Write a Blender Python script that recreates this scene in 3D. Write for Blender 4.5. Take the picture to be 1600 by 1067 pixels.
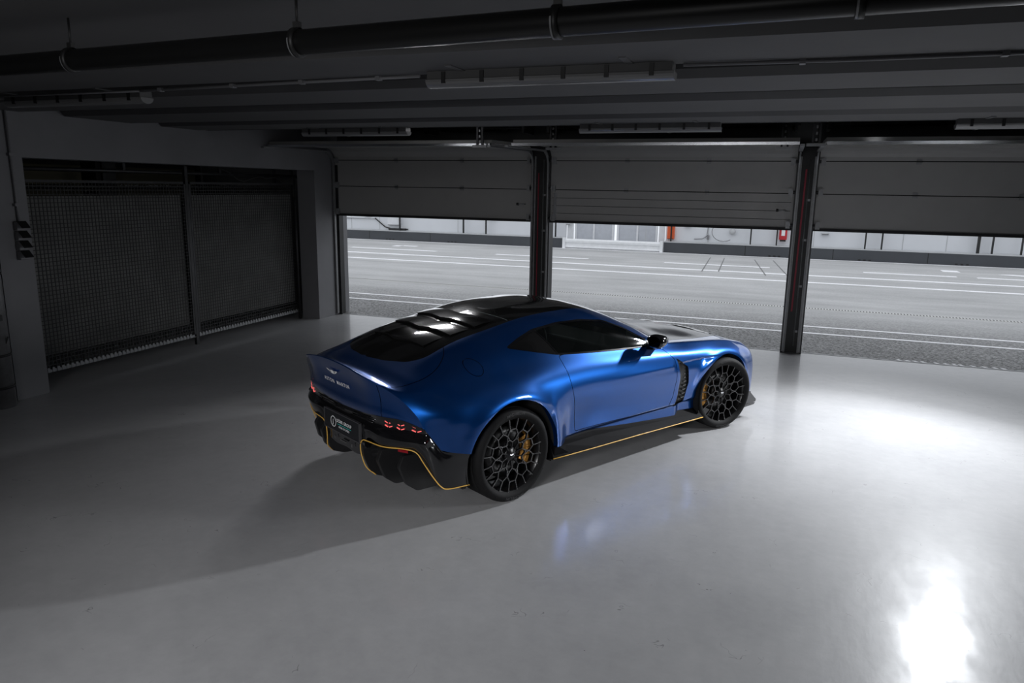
import bpy, math, random
import numpy as np
from mathutils import Vector, Matrix

for o in list(bpy.data.objects):
    bpy.data.objects.remove(o)
random.seed(4)
SC = bpy.context.scene
COL = SC.collection
PI = math.pi

# ------------------------------------------------------------------ camera
CAM_H = 2.28
YAW, PITCH, ROLL = math.radians(-20.278), math.radians(11.916), math.radians(0.904)
fwd = Vector((math.sin(YAW)*math.cos(PITCH), math.cos(YAW)*math.cos(PITCH), -math.sin(PITCH)))
rt = Vector((math.cos(YAW), -math.sin(YAW), 0))
up = rt.cross(fwd)
r2 = rt*math.cos(ROLL) + up*math.sin(ROLL)
u2 = -rt*math.sin(ROLL) + up*math.cos(ROLL)
cam = bpy.data.cameras.new('camera')
cam.sensor_width = 36.0
cam.lens = 1143.6*36.0/1600.0
cam.clip_start = 0.05
cam.clip_end = 400
camo = bpy.data.objects.new('camera', cam)
COL.objects.link(camo)
M3 = Matrix((r2, u2, -fwd)).transposed()
camo.matrix_world = Matrix.Translation((0, 0, CAM_H)) @ M3.to_4x4()
SC.camera = camo

# ------------------------------------------------------------------ view, world, big lights
vs = SC.view_settings
SC.display_settings.display_device = 'sRGB'
vs.view_transform = 'Standard'
vs.look = 'None'
vs.gamma = 1.0
vs.use_curve_mapping = False
vs.exposure = 0.0

world = bpy.data.worlds.new('overcast_sky')
SC.world = world
world.use_nodes = True
wn = world.node_tree.nodes
wl = world.node_tree.links
bg = wn['Background']
bg.inputs[0].default_value = (0.90, 0.94, 1.0, 1)
bg.inputs[1].default_value = 1.06

def area(name, loc, target, sx, sy, power, col=(1, 1, 1), spread=180):
    d = bpy.data.lights.new(name, 'AREA')
    d.shape = 'RECTANGLE'
    d.size = sx
    d.size_y = sy
    d.energy = power
    d.color = col
    d.spread = math.radians(spread)
    o = bpy.data.objects.new(name, d)
    COL.objects.link(o)
    o.location = loc
    o.rotation_euler = (Vector(target)-Vector(loc)).to_track_quat('-Z', 'Y').to_euler()
    return o

# soft lights: one far right of the car, and three tucked up behind the last ceiling rib by the doors
area('softbox_light_right', (6.4, 7.0, 2.3), (0.4, 5.4, 0.0), 1.3, 1.5, 36, (0.95, 0.97, 1.0), 75)
area('softbox_light_left', (-4.5, 8.5, 3.09), (-1.2, 3.8, 0.0), 0.8, 0.3, 27, (0.97, 0.97, 1.0), 100)
area('softbox_light_door', (2.12, 9.18, 3.09), (0.3, 6.0, 0.0), 0.20, 0.18, 74, (0.93, 0.96, 1.0), 85)
area('added_fill_light_threshold', (1.5, 8.7, 3.09), (1.1, 8.1, 0.0), 1.8, 0.35, 26, (0.95, 0.97, 1.0), 75)  # added fill lamp, brightens the floor just inside the doors
area('added_fill_light_behind_camera', (-1.5, -1.8, 2.75), (-2.4, 4.2, 0.0), 1.6, 0.8, 32, (0.98, 0.98, 1.0), 70)  # added fill lamp out of view, lifts the car tail and left floor

# ------------------------------------------------------------------ materials
MATS = {}
def mat(name, col=(0.5, 0.5, 0.5), rough=0.5, metal=0.0, coat=0.0, coat_rough=0.03, emit=None, estr=0.0, spec=0.5,
        noise=None, bump=None, rvar=None):
    """noise=(scale, amount, detail) varies the colour; bump=(scale, strength); rvar=(scale, amount) varies roughness"""
    if name in MATS:
        return MATS[name]
    m = bpy.data.materials.new(name)
    m.use_nodes = True
    nt = m.node_tree
    b = nt.nodes['Principled BSDF']
    b.inputs['Base Color'].default_value = (*col, 1)
    b.inputs['Roughness'].default_value = rough
    b.inputs['Metallic'].default_value = metal
    b.inputs['Coat Weight'].default_value = coat
    b.inputs['Coat Roughness'].default_value = coat_rough
    b.inputs['Specular IOR Level'].default_value = spec
    if emit:
        b.inputs['Emission Color'].default_value = (*emit, 1)
        b.inputs['Emission Strength'].default_value = estr
    tc = nt.nodes.new('ShaderNodeTexCoord')
    def nz(scale, detail=6, rg=0.6):
        n = nt.nodes.new('ShaderNodeTexNoise')
        n.inputs['Scale'].default_value = scale
        n.inputs['Detail'].default_value = detail
        n.inputs['Roughness'].default_value = rg
        nt.links.new(tc.outputs['Object'], n.inputs['Vector'])
        return n
    if noise is None:
        noise = (6.0, 0.05, 4)
    n = nz(noise[0], noise[2])
    mr = nt.nodes.new('ShaderNodeMapRange')
    mr.inputs['From Min'].default_value = 0.3
    mr.inputs['From Max'].default_value = 0.7
    mr.inputs['To Min'].default_value = 1-noise[1]
    mr.inputs['To Max'].default_value = 1+noise[1]
    nt.links.new(n.outputs['Fac'], mr.inputs['Value'])
    vm = nt.nodes.new('ShaderNodeVectorMath')
    vm.operation = 'SCALE'
    vm.inputs[0].default_value = col
    nt.links.new(mr.outputs[0], vm.inputs['Scale'])
    nt.links.new(vm.outputs[0], b.inputs['Base Color'])
    if bump:
        n2 = nz(bump[0], 8)
        bp = nt.nodes.new('ShaderNodeBump')
        bp.inputs['Strength'].default_value = bump[1]
        bp.inputs['Distance'].default_value = 0.01
        nt.links.new(n2.outputs['Fac'], bp.inputs['Height'])
        nt.links.new(bp.outputs[0], b.inputs['Normal'])
    if rvar:
        n3 = nz(rvar[0], 5)
        m3 = nt.nodes.new('ShaderNodeMapRange')
        m3.inputs['From Min'].default_value = 0.3
        m3.inputs['From Max'].default_value = 0.7
        m3.inputs['To Min'].default_value = max(0.02, rough-rvar[1])
        m3.inputs['To Max'].default_value = rough+rvar[1]
        nt.links.new(n3.outputs['Fac'], m3.inputs['Value'])
        nt.links.new(m3.outputs[0], b.inputs['Roughness'])
    MATS[name] = m
    return m

# ------------------------------------------------------------------ helpers
class MB:
    """collects shapes, builds ONE mesh object"""
    def __init__(s):
        s.v = []; s.f = []; s.mi = []; s.sm = []; s.mats = []
        s.cur = 0
    def m(s, material):
        if material not in s.mats:
            s.mats.append(material)
        s.cur = s.mats.index(material)
        return s
    def add(s, vs_, fs, smooth=False):
        b = len(s.v)
        s.v += [tuple(p) for p in vs_]
        for f in fs:
            s.f.append([b+i for i in f]); s.mi.append(s.cur); s.sm.append(smooth)
        return s
    def box(s, x0, x1, y0, y1, z0, z1):
        v = [(x0,y0,z0),(x1,y0,z0),(x1,y1,z0),(x0,y1,z0),(x0,y0,z1),(x1,y0,z1),(x1,y1,z1),(x0,y1,z1)]
        return s.add(v, [(0,3,2,1),(4,5,6,7),(0,1,5,4),(1,2,6,5),(2,3,7,6),(3,0,4,7)])
    def bar(s, a, b, w, h=None, upv=(0, 0, 1)):
        h = h or w
        a = Vector(a); b = Vector(b); d = (b-a).normalized(); u = Vector(upv)
        if abs(d.dot(u)) > 0.98: u = Vector((1, 0, 0))
        r = d.cross(u).normalized(); u = r.cross(d)
        v = []
        for p in (a, b):
            for (i, j) in ((-1,-1),(1,-1),(1,1),(-1,1)):
                v.append(p + r*(i*w/2) + u*(j*h/2))
        return s.add(v, [(0,1,2,3),(7,6,5,4),(0,4,5,1),(1,5,6,2),(2,6,7,3),(3,7,4,0)])
    def tube(s, pts, rad, n=8, cap=True):
        pts = [Vector(p) for p in pts]
        v = []; prev = None
        for i, p in enumerate(pts):
            if i == 0: d = pts[1]-p
            elif i == len(pts)-1: d = p-pts[i-1]
            else: d = (pts[i+1]-p).normalized() + (p-pts[i-1]).normalized()
            d.normalize()
            if prev is None:
                u = Vector((0, 0, 1)) if abs(d.z) < 0.9 else Vector((1, 0, 0))
                r = d.cross(u).normalized()
            else:
                r = (prev - d*prev.dot(d)).normalized()
            prev = r; u = r.cross(d)
            rr = rad[i] if isinstance(rad, (list, tuple)) else rad
            for k in range(n):
                a = 2*PI*k/n
                v.append(p + r*math.cos(a)*rr + u*math.sin(a)*rr)
        f = []
        for i in range(len(pts)-1):
            for k in range(n):
                k2 = (k+1) % n
                f.append((i*n+k, i*n+k2, (i+1)*n+k2, (i+1)*n+k))
        s.add(v, f, True)
        if cap:
            b = len(s.v)-len(v)
            s.f.append([b+k for k in range(n)][::-1]); s.mi.append(s.cur); s.sm.append(False)
            s.f.append([b+(len(pts)-1)*n+k for k in range(n)]); s.mi.append(s.cur); s.sm.append(False)
        return s
    def lathe(s, prof, n=48, axis='Y', centre=(0, 0, 0), closed=False, a0=0, a1=2*PI):
        """prof = [(radius, along)]"""
        full = abs(a1-a0-2*PI) < 1e-6
        v = []; m_ = len(prof); cnt = n if full else n+1
        for i in range(cnt):
            a = a0+(a1-a0)*i/n
            for (r, t) in prof:
                if axis == 'Y': p = (centre[0]+r*math.cos(a), centre[1]+t, centre[2]+r*math.sin(a))
                elif axis == 'Z': p = (centre[0]+r*math.cos(a), centre[1]+r*math.sin(a), centre[2]+t)
                else: p = (centre[0]+t, centre[1]+r*math.cos(a), centre[2]+r*math.sin(a))
                v.append(p)
        f = []
        for i in range(n):
            i2 = (i+1) % cnt
            for j in range(m_ if closed else m_-1):
                j2 = (j+1) % m_
                f.append((i*m_+j, i*m_+j2, i2*m_+j2, i2*m_+j))
        return s.add(v, f, True)
    def prism(s, poly, fn, t0, t1):
        """poly 2-D, fn(u, v, t)->xyz"""
        n = len(poly)
        v = [fn(p[0], p[1], t0) for p in poly] + [fn(p[0], p[1], t1) for p in poly]
        f = [tuple(range(n))[::-1], tuple(range(n, 2*n))]
        for i in range(n):
            j = (i+1) % n
            f.append((i, j, n+j, n+i))
        return s.add(v, f)
    def grid(s, rows, smooth=True):
        n = len(rows[0]); v = [p for r in rows for p in r]
        f = [(i*n+j, i*n+j+1, (i+1)*n+j+1, (i+1)*n+j) for i in range(len(rows)-1) for j in range(n-1)]
        return s.add(v, f, smooth)
    def xf(s, mtx, start=0):
        s.v = s.v[:start] + [tuple(mtx @ Vector(p)) for p in s.v[start:]]
        return s
    def build(s, name, parent=None, bevel=0.0, recalc=True):
        me = bpy.data.meshes.new(name)
        me.from_pydata(s.v, [], s.f)
        for m_ in (s.mats or [mat('plain')]):
            me.materials.append(m_)
        me.polygons.foreach_set('material_index', s.mi)
        me.polygons.foreach_set('use_smooth', s.sm)
        me.update()
        if recalc:
            import bmesh
            bm = bmesh.new(); bm.from_mesh(me)
            bmesh.ops.recalc_face_normals(bm, faces=bm.faces)
            bm.to_mesh(me); bm.free()
        o = bpy.data.objects.new(name, me)
        COL.objects.link(o)
        if parent: o.parent = parent
        if bevel:
            md = o.modifiers.new('edge_bevel', 'BEVEL')
            md.width = bevel; md.segments = 2; md.limit_method = 'ANGLE'; md.angle_limit = math.radians(40)
        return o

def tag(o, label=None, cat=None, group=None, kind=None):
    if label: o['label'] = label
    if cat: o['category'] = cat
    if group: o['group'] = group
    if kind: o['kind'] = kind
    return o
def struct(o, label=None, cat=None):
    return tag(o, label, cat, None, 'structure')
def empty(name, loc=(0, 0, 0), rz=0.0):
    o = bpy.data.objects.new(name, None)
    COL.objects.link(o)
    o.location = loc; o.rotation_euler = (0, 0, rz)
    o.empty_display_size = 0.1
    return o
def copy_tree(o, parent=None):
    c = o.copy(); COL.objects.link(c)
    if parent: c.parent = parent
    for ch in [x for x in bpy.data.objects if x.parent == o]:
        copy_tree(ch, c)
    return c
def text_polys(txt, size=1.0, bold=0.0, space=1.0):
    """flat text as (verts2d, faces), centred on x, base line at 0"""
    cu = bpy.data.curves.new('t', 'FONT')
    cu.body = txt; cu.size = size; cu.align_x = 'CENTER'; cu.offset = bold; cu.space_character = space
    cu.resolution_u = 4
    ob = bpy.data.objects.new('t', cu)
    COL.objects.link(ob)
    dg = bpy.context.evaluated_depsgraph_get()
    me = ob.evaluated_get(dg).to_mesh()
    v = [(p.co.x, p.co.y) for p in me.vertices]
    f = [tuple(p.vertices) for p in me.polygons]
    ob.evaluated_get(dg).to_mesh_clear()
    bpy.data.objects.remove(ob)
    bpy.data.curves.remove(cu)
    return v, f
# ================================================================== THE SETTING
WX = -7.42          # left wall plane
D = 11.08           # door plane
XR = 7.8            # right wall
YB = -3.2           # wall behind the camera
ZR = 2.95           # underside of ceiling ribs
ZS = 3.28           # slab

def floor_material():
    m = bpy.data.materials.new('polished_floor'); m.use_nodes = True
    nt = m.node_tree; b = nt.nodes['Principled BSDF']; L = nt.links.new
    tc = nt.nodes.new('ShaderNodeTexCoord')
    def noise(scale, detail, rough=0.6, sc=(1, 1, 1)):
        mp = nt.nodes.new('ShaderNodeMapping'); mp.inputs['Scale'].default_value = sc
        n = nt.nodes.new('ShaderNodeTexNoise'); n.inputs['Scale'].default_value = scale
        n.inputs['Detail'].default_value = detail; n.inputs['Roughness'].default_value = rough
        L(tc.outputs['Object'], mp.inputs[0]); L(mp.outputs[0], n.inputs['Vector']); return n
    a = noise(0.55, 9, 0.62); c = noise(9, 8, 0.7); e = noise(2.2, 6, 0.6, (1.6, 0.7, 1))
    r = nt.nodes.new('ShaderNodeValToRGB')
    r.color_ramp.elements[0].position = 0.3; r.color_ramp.elements[0].color = (0.32, 0.32, 0.33, 1)
    r.color_ramp.elements[1].position = 0.72; r.color_ramp.elements[1].color = (0.48, 0.48, 0.485, 1)
    mx = nt.nodes.new('ShaderNodeMix'); mx.inputs[0].default_value = 0.3
    L(a.outputs['Fac'], mx.inputs[2]); L(c.outputs['Fac'], mx.inputs[3])
    L(mx.outputs[0], r.inputs[0])
    # faint scratches and dark specks
    w = nt.nodes.new('ShaderNodeTexVoronoi'); w.inputs['Scale'].default_value = 7.0
    L(tc.outputs['Object'], w.inputs['Vector'])
    th = nt.nodes.new('ShaderNodeMapRange'); th.inputs['From Min'].default_value = 0.012; th.inputs['From Max'].default_value = 0.03
    th.inputs['To Min'].default_value = 0.35; th.inputs['To Max'].default_value = 1.0
    L(w.outputs['Distance'], th.inputs['Value'])
    # sparse thin scratches
    v2 = nt.nodes.new('ShaderNodeTexVoronoi'); v2.feature = 'DISTANCE_TO_EDGE'; v2.inputs['Scale'].default_value = 1.9
    wob = noise(3.0, 3); ad = nt.nodes.new('ShaderNodeVectorMath'); ad.operation = 'ADD'
    L(tc.outputs['Object'], ad.inputs[0]); L(wob.outputs['Color'], ad.inputs[1]); L(ad.outputs[0], v2.inputs['Vector'])
    s1 = nt.nodes.new('ShaderNodeMapRange'); s1.inputs['From Min'].default_value = 0.0015; s1.inputs['From Max'].default_value = 0.006
    s1.inputs['To Min'].default_value = 0.45; s1.inputs['To Max'].default_value = 1.0
    L(v2.outputs['Distance'], s1.inputs['Value'])
    mk = noise(4.5, 2); s2 = nt.nodes.new('ShaderNodeMapRange'); s2.inputs['From Min'].default_value = 0.60; s2.inputs['From Max'].default_value = 0.64
    L(mk.outputs['Fac'], s2.inputs['Value'])
    s3 = nt.nodes.new('ShaderNodeMix'); s3.inputs[2].default_value = 1.0; L(s2.outputs[0], s3.inputs[0]); L(s1.outputs[0], s3.inputs[3])
    s4 = nt.nodes.new('ShaderNodeMath'); s4.operation = 'MULTIPLY'; L(s3.outputs[0], s4.inputs[0]); L(th.outputs[0], s4.inputs[1])
    th = s4
    vm = nt.nodes.new('ShaderNodeVectorMath'); vm.operation = 'SCALE'
    L(r.outputs[0], vm.inputs[0]); L(th.outputs[0], vm.inputs['Scale'])
    L(vm.outputs[0], b.inputs['Base Color'])
    rr = nt.nodes.new('ShaderNodeMapRange'); rr.inputs['From Min'].default_value = 0.3; rr.inputs['From Max'].default_value = 0.7
    rr.inputs['To Min'].default_value = 0.07; rr.inputs['To Max'].default_value = 0.20
    L(e.outputs['Fac'], rr.inputs['Value']); L(rr.outputs[0], b.inputs['Coat Roughness'])
    b.inputs['Roughness'].default_value = 0.42; b.inputs['Specular IOR Level'].default_value = 0.18
    b.inputs['Coat Weight'].default_value = 0.42
    bp = nt.nodes.new('ShaderNodeBump'); bp.inputs['Strength'].default_value = 0.16; bp.inputs['Distance'].default_value = 0.02
    L(e.outputs['Fac'], bp.inputs['Height']); L(bp.outputs[0], b.inputs['Normal'])
    return m

def asphalt_material():
    m = bpy.data.materials.new('asphalt'); m.use_nodes = True
    nt = m.node_tree; b = nt.nodes['Principled BSDF']; L = nt.links.new
    tc = nt.nodes.new('ShaderNodeTexCoord')
    sx = nt.nodes.new('ShaderNodeSeparateXYZ'); L(tc.outputs['Object'], sx.inputs[0])
    def noise(scale, detail, rough=0.6, sc=(1, 1, 1)):
        mp = nt.nodes.new('ShaderNodeMapping'); mp.inputs['Scale'].default_value = sc
        n = nt.nodes.new('ShaderNodeTexNoise'); n.inputs['Scale'].default_value = scale
        n.inputs['Detail'].default_value = detail; n.inputs['Roughness'].default_value = rough
        L(tc.outputs['Object'], mp.inputs[0]); L(mp.outputs[0], n.inputs['Vector']); return n
    speck = noise(26, 5, 0.85); streak = noise(0.9, 8, 0.65, (0.25, 1.6, 1)); big = noise(0.35, 5)
    # coarse dark apron near the garage, paler fine concrete beyond the drain
    st = nt.nodes.new('ShaderNodeMapRange'); st.interpolation_type = 'SMOOTHSTEP'
    st.inputs['From Min'].default_value = 12.2; st.inputs['From Max'].default_value = 15.8
    L(sx.outputs['Y'], st.inputs['Value'])
    def ramp(src, lo, hi, p0, p1):
        r = nt.nodes.new('ShaderNodeMapRange'); r.inputs['From Min'].default_value = p0; r.inputs['From Max'].default_value = p1
        r.inputs['To Min'].default_value = lo; r.inputs['To Max'].default_value = hi
        L(src.outputs['Fac'], r.inputs['Value']); return r
    near = ramp(speck, 0.03, 0.46, 0.38, 0.64); far = ramp(streak, 0.36, 0.50, 0.3, 0.7)
    far2 = ramp(speck, 0.86, 1.1, 0.35, 0.65)
    mul = nt.nodes.new('ShaderNodeMath'); mul.operation = 'MULTIPLY'
    L(far.outputs[0], mul.inputs[0]); L(far2.outputs[0], mul.inputs[1])
    mx = nt.nodes.new('ShaderNodeMix'); L(st.outputs[0], mx.inputs[0]); L(near.outputs[0], mx.inputs[2]); L(mul.outputs[0], mx.inputs[3])
    bg_ = ramp(big, 0.9, 1.08, 0.3, 0.7)
    m2 = nt.nodes.new('ShaderNodeMath'); m2.operation = 'MULTIPLY'; L(mx.outputs[0], m2.inputs[0]); L(bg_.outputs[0], m2.inputs[1])
    cb = nt.nodes.new('ShaderNodeCombineColor')
    for i in range(3): L(m2.outputs[0], cb.inputs[i])
    L(cb.outputs[0], b.inputs['Base Color'])
    b.inputs['Roughness'].default_value = 0.85
    bp = nt.nodes.new('ShaderNodeBump'); bp.inputs['Strength'].default_value = 0.3; bp.inputs['Distance'].default_value = 0.01
    L(speck.outputs['Fac'], bp.inputs['Height']); L(bp.outputs[0], b.inputs['Normal'])
    return m

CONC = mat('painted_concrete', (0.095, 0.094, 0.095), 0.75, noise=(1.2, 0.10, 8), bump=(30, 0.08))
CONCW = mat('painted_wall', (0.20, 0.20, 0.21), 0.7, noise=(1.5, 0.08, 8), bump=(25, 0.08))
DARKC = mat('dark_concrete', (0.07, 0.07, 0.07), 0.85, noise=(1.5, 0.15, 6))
DOORM = mat('door_panel_grey', (0.33, 0.325, 0.315), 0.45, metal=0.0, noise=(2.0, 0.04, 4), rvar=(3, 0.08))
DOORIN = mat('door_seam_dark', (0.02, 0.02, 0.02), 0.6)
RUB = mat('black_rubber', (0.012, 0.012, 0.013), 0.7)
ALU = mat('galvanised_steel', (0.28, 0.285, 0.29), 0.45, metal=0.5, noise=(12, 0.12, 5))
ALUB = mat('bright_aluminium', (0.75, 0.77, 0.8), 0.25, metal=1.0)
DSTEEL = mat('dark_steel', (0.05, 0.05, 0.052), 0.45, metal=0.6, noise=(8, 0.2, 4))
BLK = mat('black_paint', (0.012, 0.012, 0.012), 0.5)
WHP = mat('white_road_paint', (0.88, 0.88, 0.90), 0.7, noise=(14, 0.12, 8))

# floor and outside ground
b = MB().m(floor_material()); b.box(-10.8, XR, YB, D+0.06, -0.2, 0.0)
struct(b.build('floor'), 'glossy grey sealed concrete garage floor with faint smudges', 'floor')
b = MB().m(asphalt_material()); b.box(-60, 60, D+0.06, 27.95, -0.25, -0.012)
struct(b.build('ground'), 'grey asphalt pit lane outside the open garage doors', 'pit lane')
b = MB().m(ALU); b.box(-7.5, 6.2, D+0.05, D+0.09, -0.05, 0.004)
struct(b.build('trim_1'), 'thin metal threshold strip between garage floor and asphalt', 'threshold')

# ceiling: slab, ribs and the higher dark strip over the doors
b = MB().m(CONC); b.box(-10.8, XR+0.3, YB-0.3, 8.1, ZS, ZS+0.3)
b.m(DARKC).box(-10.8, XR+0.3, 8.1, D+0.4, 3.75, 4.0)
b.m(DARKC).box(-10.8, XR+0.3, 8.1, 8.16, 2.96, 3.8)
struct(b.build('ceiling'), 'grey painted concrete ceiling slab above the ribs', 'ceiling')
ribs = [(-2.5, -1.63), (-1.3, -0.43), (-0.1, 0.77), (1.1, 1.97), (2.04, 3.15), (3.50, 4.36), (4.72, 5.62), (5.92, 6.98), (7.24, 8.06)]
for i, (y0, y1) in enumerate(ribs):
    b = MB().m(CONC)
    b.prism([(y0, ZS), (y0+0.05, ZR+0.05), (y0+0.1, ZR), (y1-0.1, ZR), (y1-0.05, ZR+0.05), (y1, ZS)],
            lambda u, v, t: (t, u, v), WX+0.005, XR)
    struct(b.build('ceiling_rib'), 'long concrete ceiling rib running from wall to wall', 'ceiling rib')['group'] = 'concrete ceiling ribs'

# left wall with two recessed bays
b = MB().m(CONCW)
y_col0, y_col1, y_op = 5.13, 5.49, 10.50
TH = 0.34
b.box(WX-TH, WX, y_col0, y_col1, 0, ZS+0.1)                    # slim pillar
b.box(WX-TH, WX, y_op, D+0.35, 0, ZS+0.5)                      # pillar by the doors
b.box(WX-TH, WX, y_col1, y_op, 2.50, ZS+0.5)                   # header over the mesh gates
b.box(WX-TH, WX, 2.2, y_col0, 2.55, ZS+0.1)
b.box(WX-TH, WX, YB, 2.2, 0, ZS+0.1)
struct(b.build('wall_left'), 'pale painted concrete wall with bays closed by mesh gates', 'wall')
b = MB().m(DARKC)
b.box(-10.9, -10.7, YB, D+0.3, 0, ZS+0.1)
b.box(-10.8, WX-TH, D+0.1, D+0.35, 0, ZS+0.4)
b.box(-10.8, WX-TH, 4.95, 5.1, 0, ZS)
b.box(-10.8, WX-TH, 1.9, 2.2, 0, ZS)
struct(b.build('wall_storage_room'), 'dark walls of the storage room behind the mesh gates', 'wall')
b = MB().m(CONCW); b.box(XR, XR+0.2, YB, D+0.3, 0, 4.0)
struct(b.build('wall_right'))
b = MB().m(CONC); b.box(-10.8, XR, YB-0.2, YB, 0, ZS+0.1)
struct(b.build('wall_back'))
# front wall: header above the doors and closed piece to the right of the last door
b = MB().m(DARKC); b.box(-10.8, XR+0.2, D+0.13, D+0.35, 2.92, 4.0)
b.m(CONCW).box(4.02, XR, D+0.1, D+0.35, 0, 2.95)
struct(b.build('wall_front'), 'dark header wall above the sectional doors', 'wall')

# ------------------------------------------------------------------ sectional doors
def door_path():
    """(y, z) points of the door curtain from its bottom edge up, round the bend and back under the ceiling"""
    p = [(D, 1.775), (D, 2.25), (D, 2.66)]
    r = 0.26
    for k in range(1, 7):
        a = k/6*PI/2
        p.append((D-r+r*math.cos(a), 2.61+r*math.sin(a)))
    p.append((9.35, 2.845))
    return p
def make_door(n, x0, x1, label, ribbed):
    root = empty('door_%d' % n, ((x0+x1)/2, D, 0))
    struct(root, label, 'sectional door')
    cx = (x0+x1)/2
    hw = (x1-x0)/2
    def sheet(pts, name, th=0.04, m=DOORM, lines=0):
        b = MB().m(m)
        # offset inwards (towards room = -normal)
        n_ = len(pts)
        off = []
        for i, (y, z) in enumerate(pts):
            a = pts[max(i-1, 0)]; c = pts[min(i+1, n_-1)]
            dy, dz = c[0]-a[0], c[1]-a[1]; l = math.hypot(dy, dz)
            off.append((y+dz/l*th, z-dy/l*th))
        poly = pts + off[::-1]
        b.prism([(p[0]-D, p[1]) for p in poly], lambda u, v, t: (t, u, v), -hw, hw)
        if lines:
            b.m(DOORIN)
            y0_, z0_ = pts[0]; y1_, z1_ = pts[-1]
            for k in range(1, lines+1):
                f = k/(lines+1)
                y = y0_+(y1_-y0_)*f-D; z = z0_+(z1_-z0_)*f
                l = math.hypot(y1_-y0_, z1_-z0_); ny, nz = -(z1_-z0_)/l, (y1_-y0_)/l
                b.bar((-hw+0.03, y+ny*0.001, z+nz*0.001), (hw-0.03, y+ny*0.001, z+nz*0.001), 0.006, 0.006)
        o = b.build(name, root)
        return o
    g = 0.006
    sheet([(D, 1.775), (D, 2.25-g)], 'door_section', lines=3 if ribbed else 0)
    sheet([(D, 2.25+g), (D, 2.68)], 'door_section', lines=0)
    arc = [(D-0.24+0.24*math.cos(a), 2.70+0.17*math.sin(a)) for a in [k/6*PI/2 for k in range(7)]]
    sheet([(D-0.002, 2.692)] + arc[1:] + [(10.5, 2.872)], 'door_section', lines=0)
    sheet([(10.485, 2.873), (9.94, 2.862)], 'door_section', lines=2)
    sheet([(9.925, 2.862), (9.37, 2.85)], 'door_section', lines=2)
    b = MB().m(ALUB); b.prism([(9.30-D, 2.808), (9.37-D, 2.808), (9.37-D, 2.852), (9.30-D, 2.842)], lambda u, v, t: (t, u, v), -hw, hw)
    tag(b.build('top_profile', root), 'bright aluminium end profile')
    b = MB().m(RUB); b.box(-hw, hw, 0.044, 0.05, 1.79, 2.95); tag(b.build('light_block_sheet', root), 'added black sheet blocking light through the door seams')  # backing added to stop daylight leaking between the sections
    b = MB().m(RUB); b.box(-hw, hw, -0.02, 0.055, 1.745, 1.785)
    tag(b.build('bottom_seal', root), 'black rubber bottom seal')
    # hinges along the seams
    for z in (2.25, 2.685):
        for k in range(1, 3 if hw < 1.9 else 4):
            x = -hw + 2*hw*k/3
            b = MB().m(ALU); b.box(x-0.03, x+0.03, -0.014, 0.002, z-0.035, z+0.035); b.m(DSTEEL).tube([(x-0.035, -0.018, z), (x+0.035, -0.018, z)], 0.008)
            b.build('hinge', root)
    for sx in (-1, 1):
        for z in (1.80, 2.25, 2.66):
            b = MB().m(ALU)
            xe = sx*(hw-0.02)
            b.box(min(xe-0.06*sx, xe), max(xe-0.06*sx, xe), -0.03, 0.0, z-0.03, z+0.07)
            b.box(min(xe, xe-0.02*sx), max(xe, xe-0.02*sx), -0.07, 0.0, z-0.01, z+0.05)
            b.m(DSTEEL).tube([(xe-0.01*sx, -0.045, z+0.02), (xe+0.035*sx, -0.045, z+0.02)], 0.02, 10)
            b.build('roller_bracket', root)
        # side track: vertical, bend, horizontal
        xt = sx*(hw+0.03) if not (n == 1 and sx < 0) else -hw+0.01
        b = MB().m(ALU)
        path = [(xt, -0.06, 0.03), (xt, -0.06, 2.55)] + [(xt, -0.30+0.24*math.cos(a), 2.60+0.22*math.sin(a)) for a in [k/8*PI/2 for k in range(9)]] + [(xt, 9.2-D, 2.80)]
        for i in range(len(path)-1):
            b.bar(path[i], path[i+1], 0.022, 0.05, (0, -1, 0.01))
        tag(b.build('side_track', root), 'galvanised side track')
    if ribbed:
        b = MB().m(ALUB); b.box(-hw+0.06, -hw+0.10, -0.04, -0.0, 1.80, 2.2); b.build('pull_strap', root)
    b = MB().m(ALU); b.tube([(hw-0.10, -0.03, 2.02), (hw-0.10, -0.09, 2.02), (hw-0.19, -0.09, 2.02)], 0.011, 8)
    b.m(BLK).lathe([(0.0, 0.0), (0.02, 0.0), (0.02, 0.03), (0, 0.03)], 12, 'X', (hw-0.22, -0.09, 2.02)); b.build('latch', root)
    return root
make_door(1, -7.40, -3.80, 'leftmost sectional garage door, raised part way', False)
make_door(2, -3.49, 0.05, 'middle sectional garage door between the two posts, raised part way', True)
make_door(3, 0.335, 3.95, 'right sectional garage door beyond the red striped post, raised part way', False)

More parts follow.
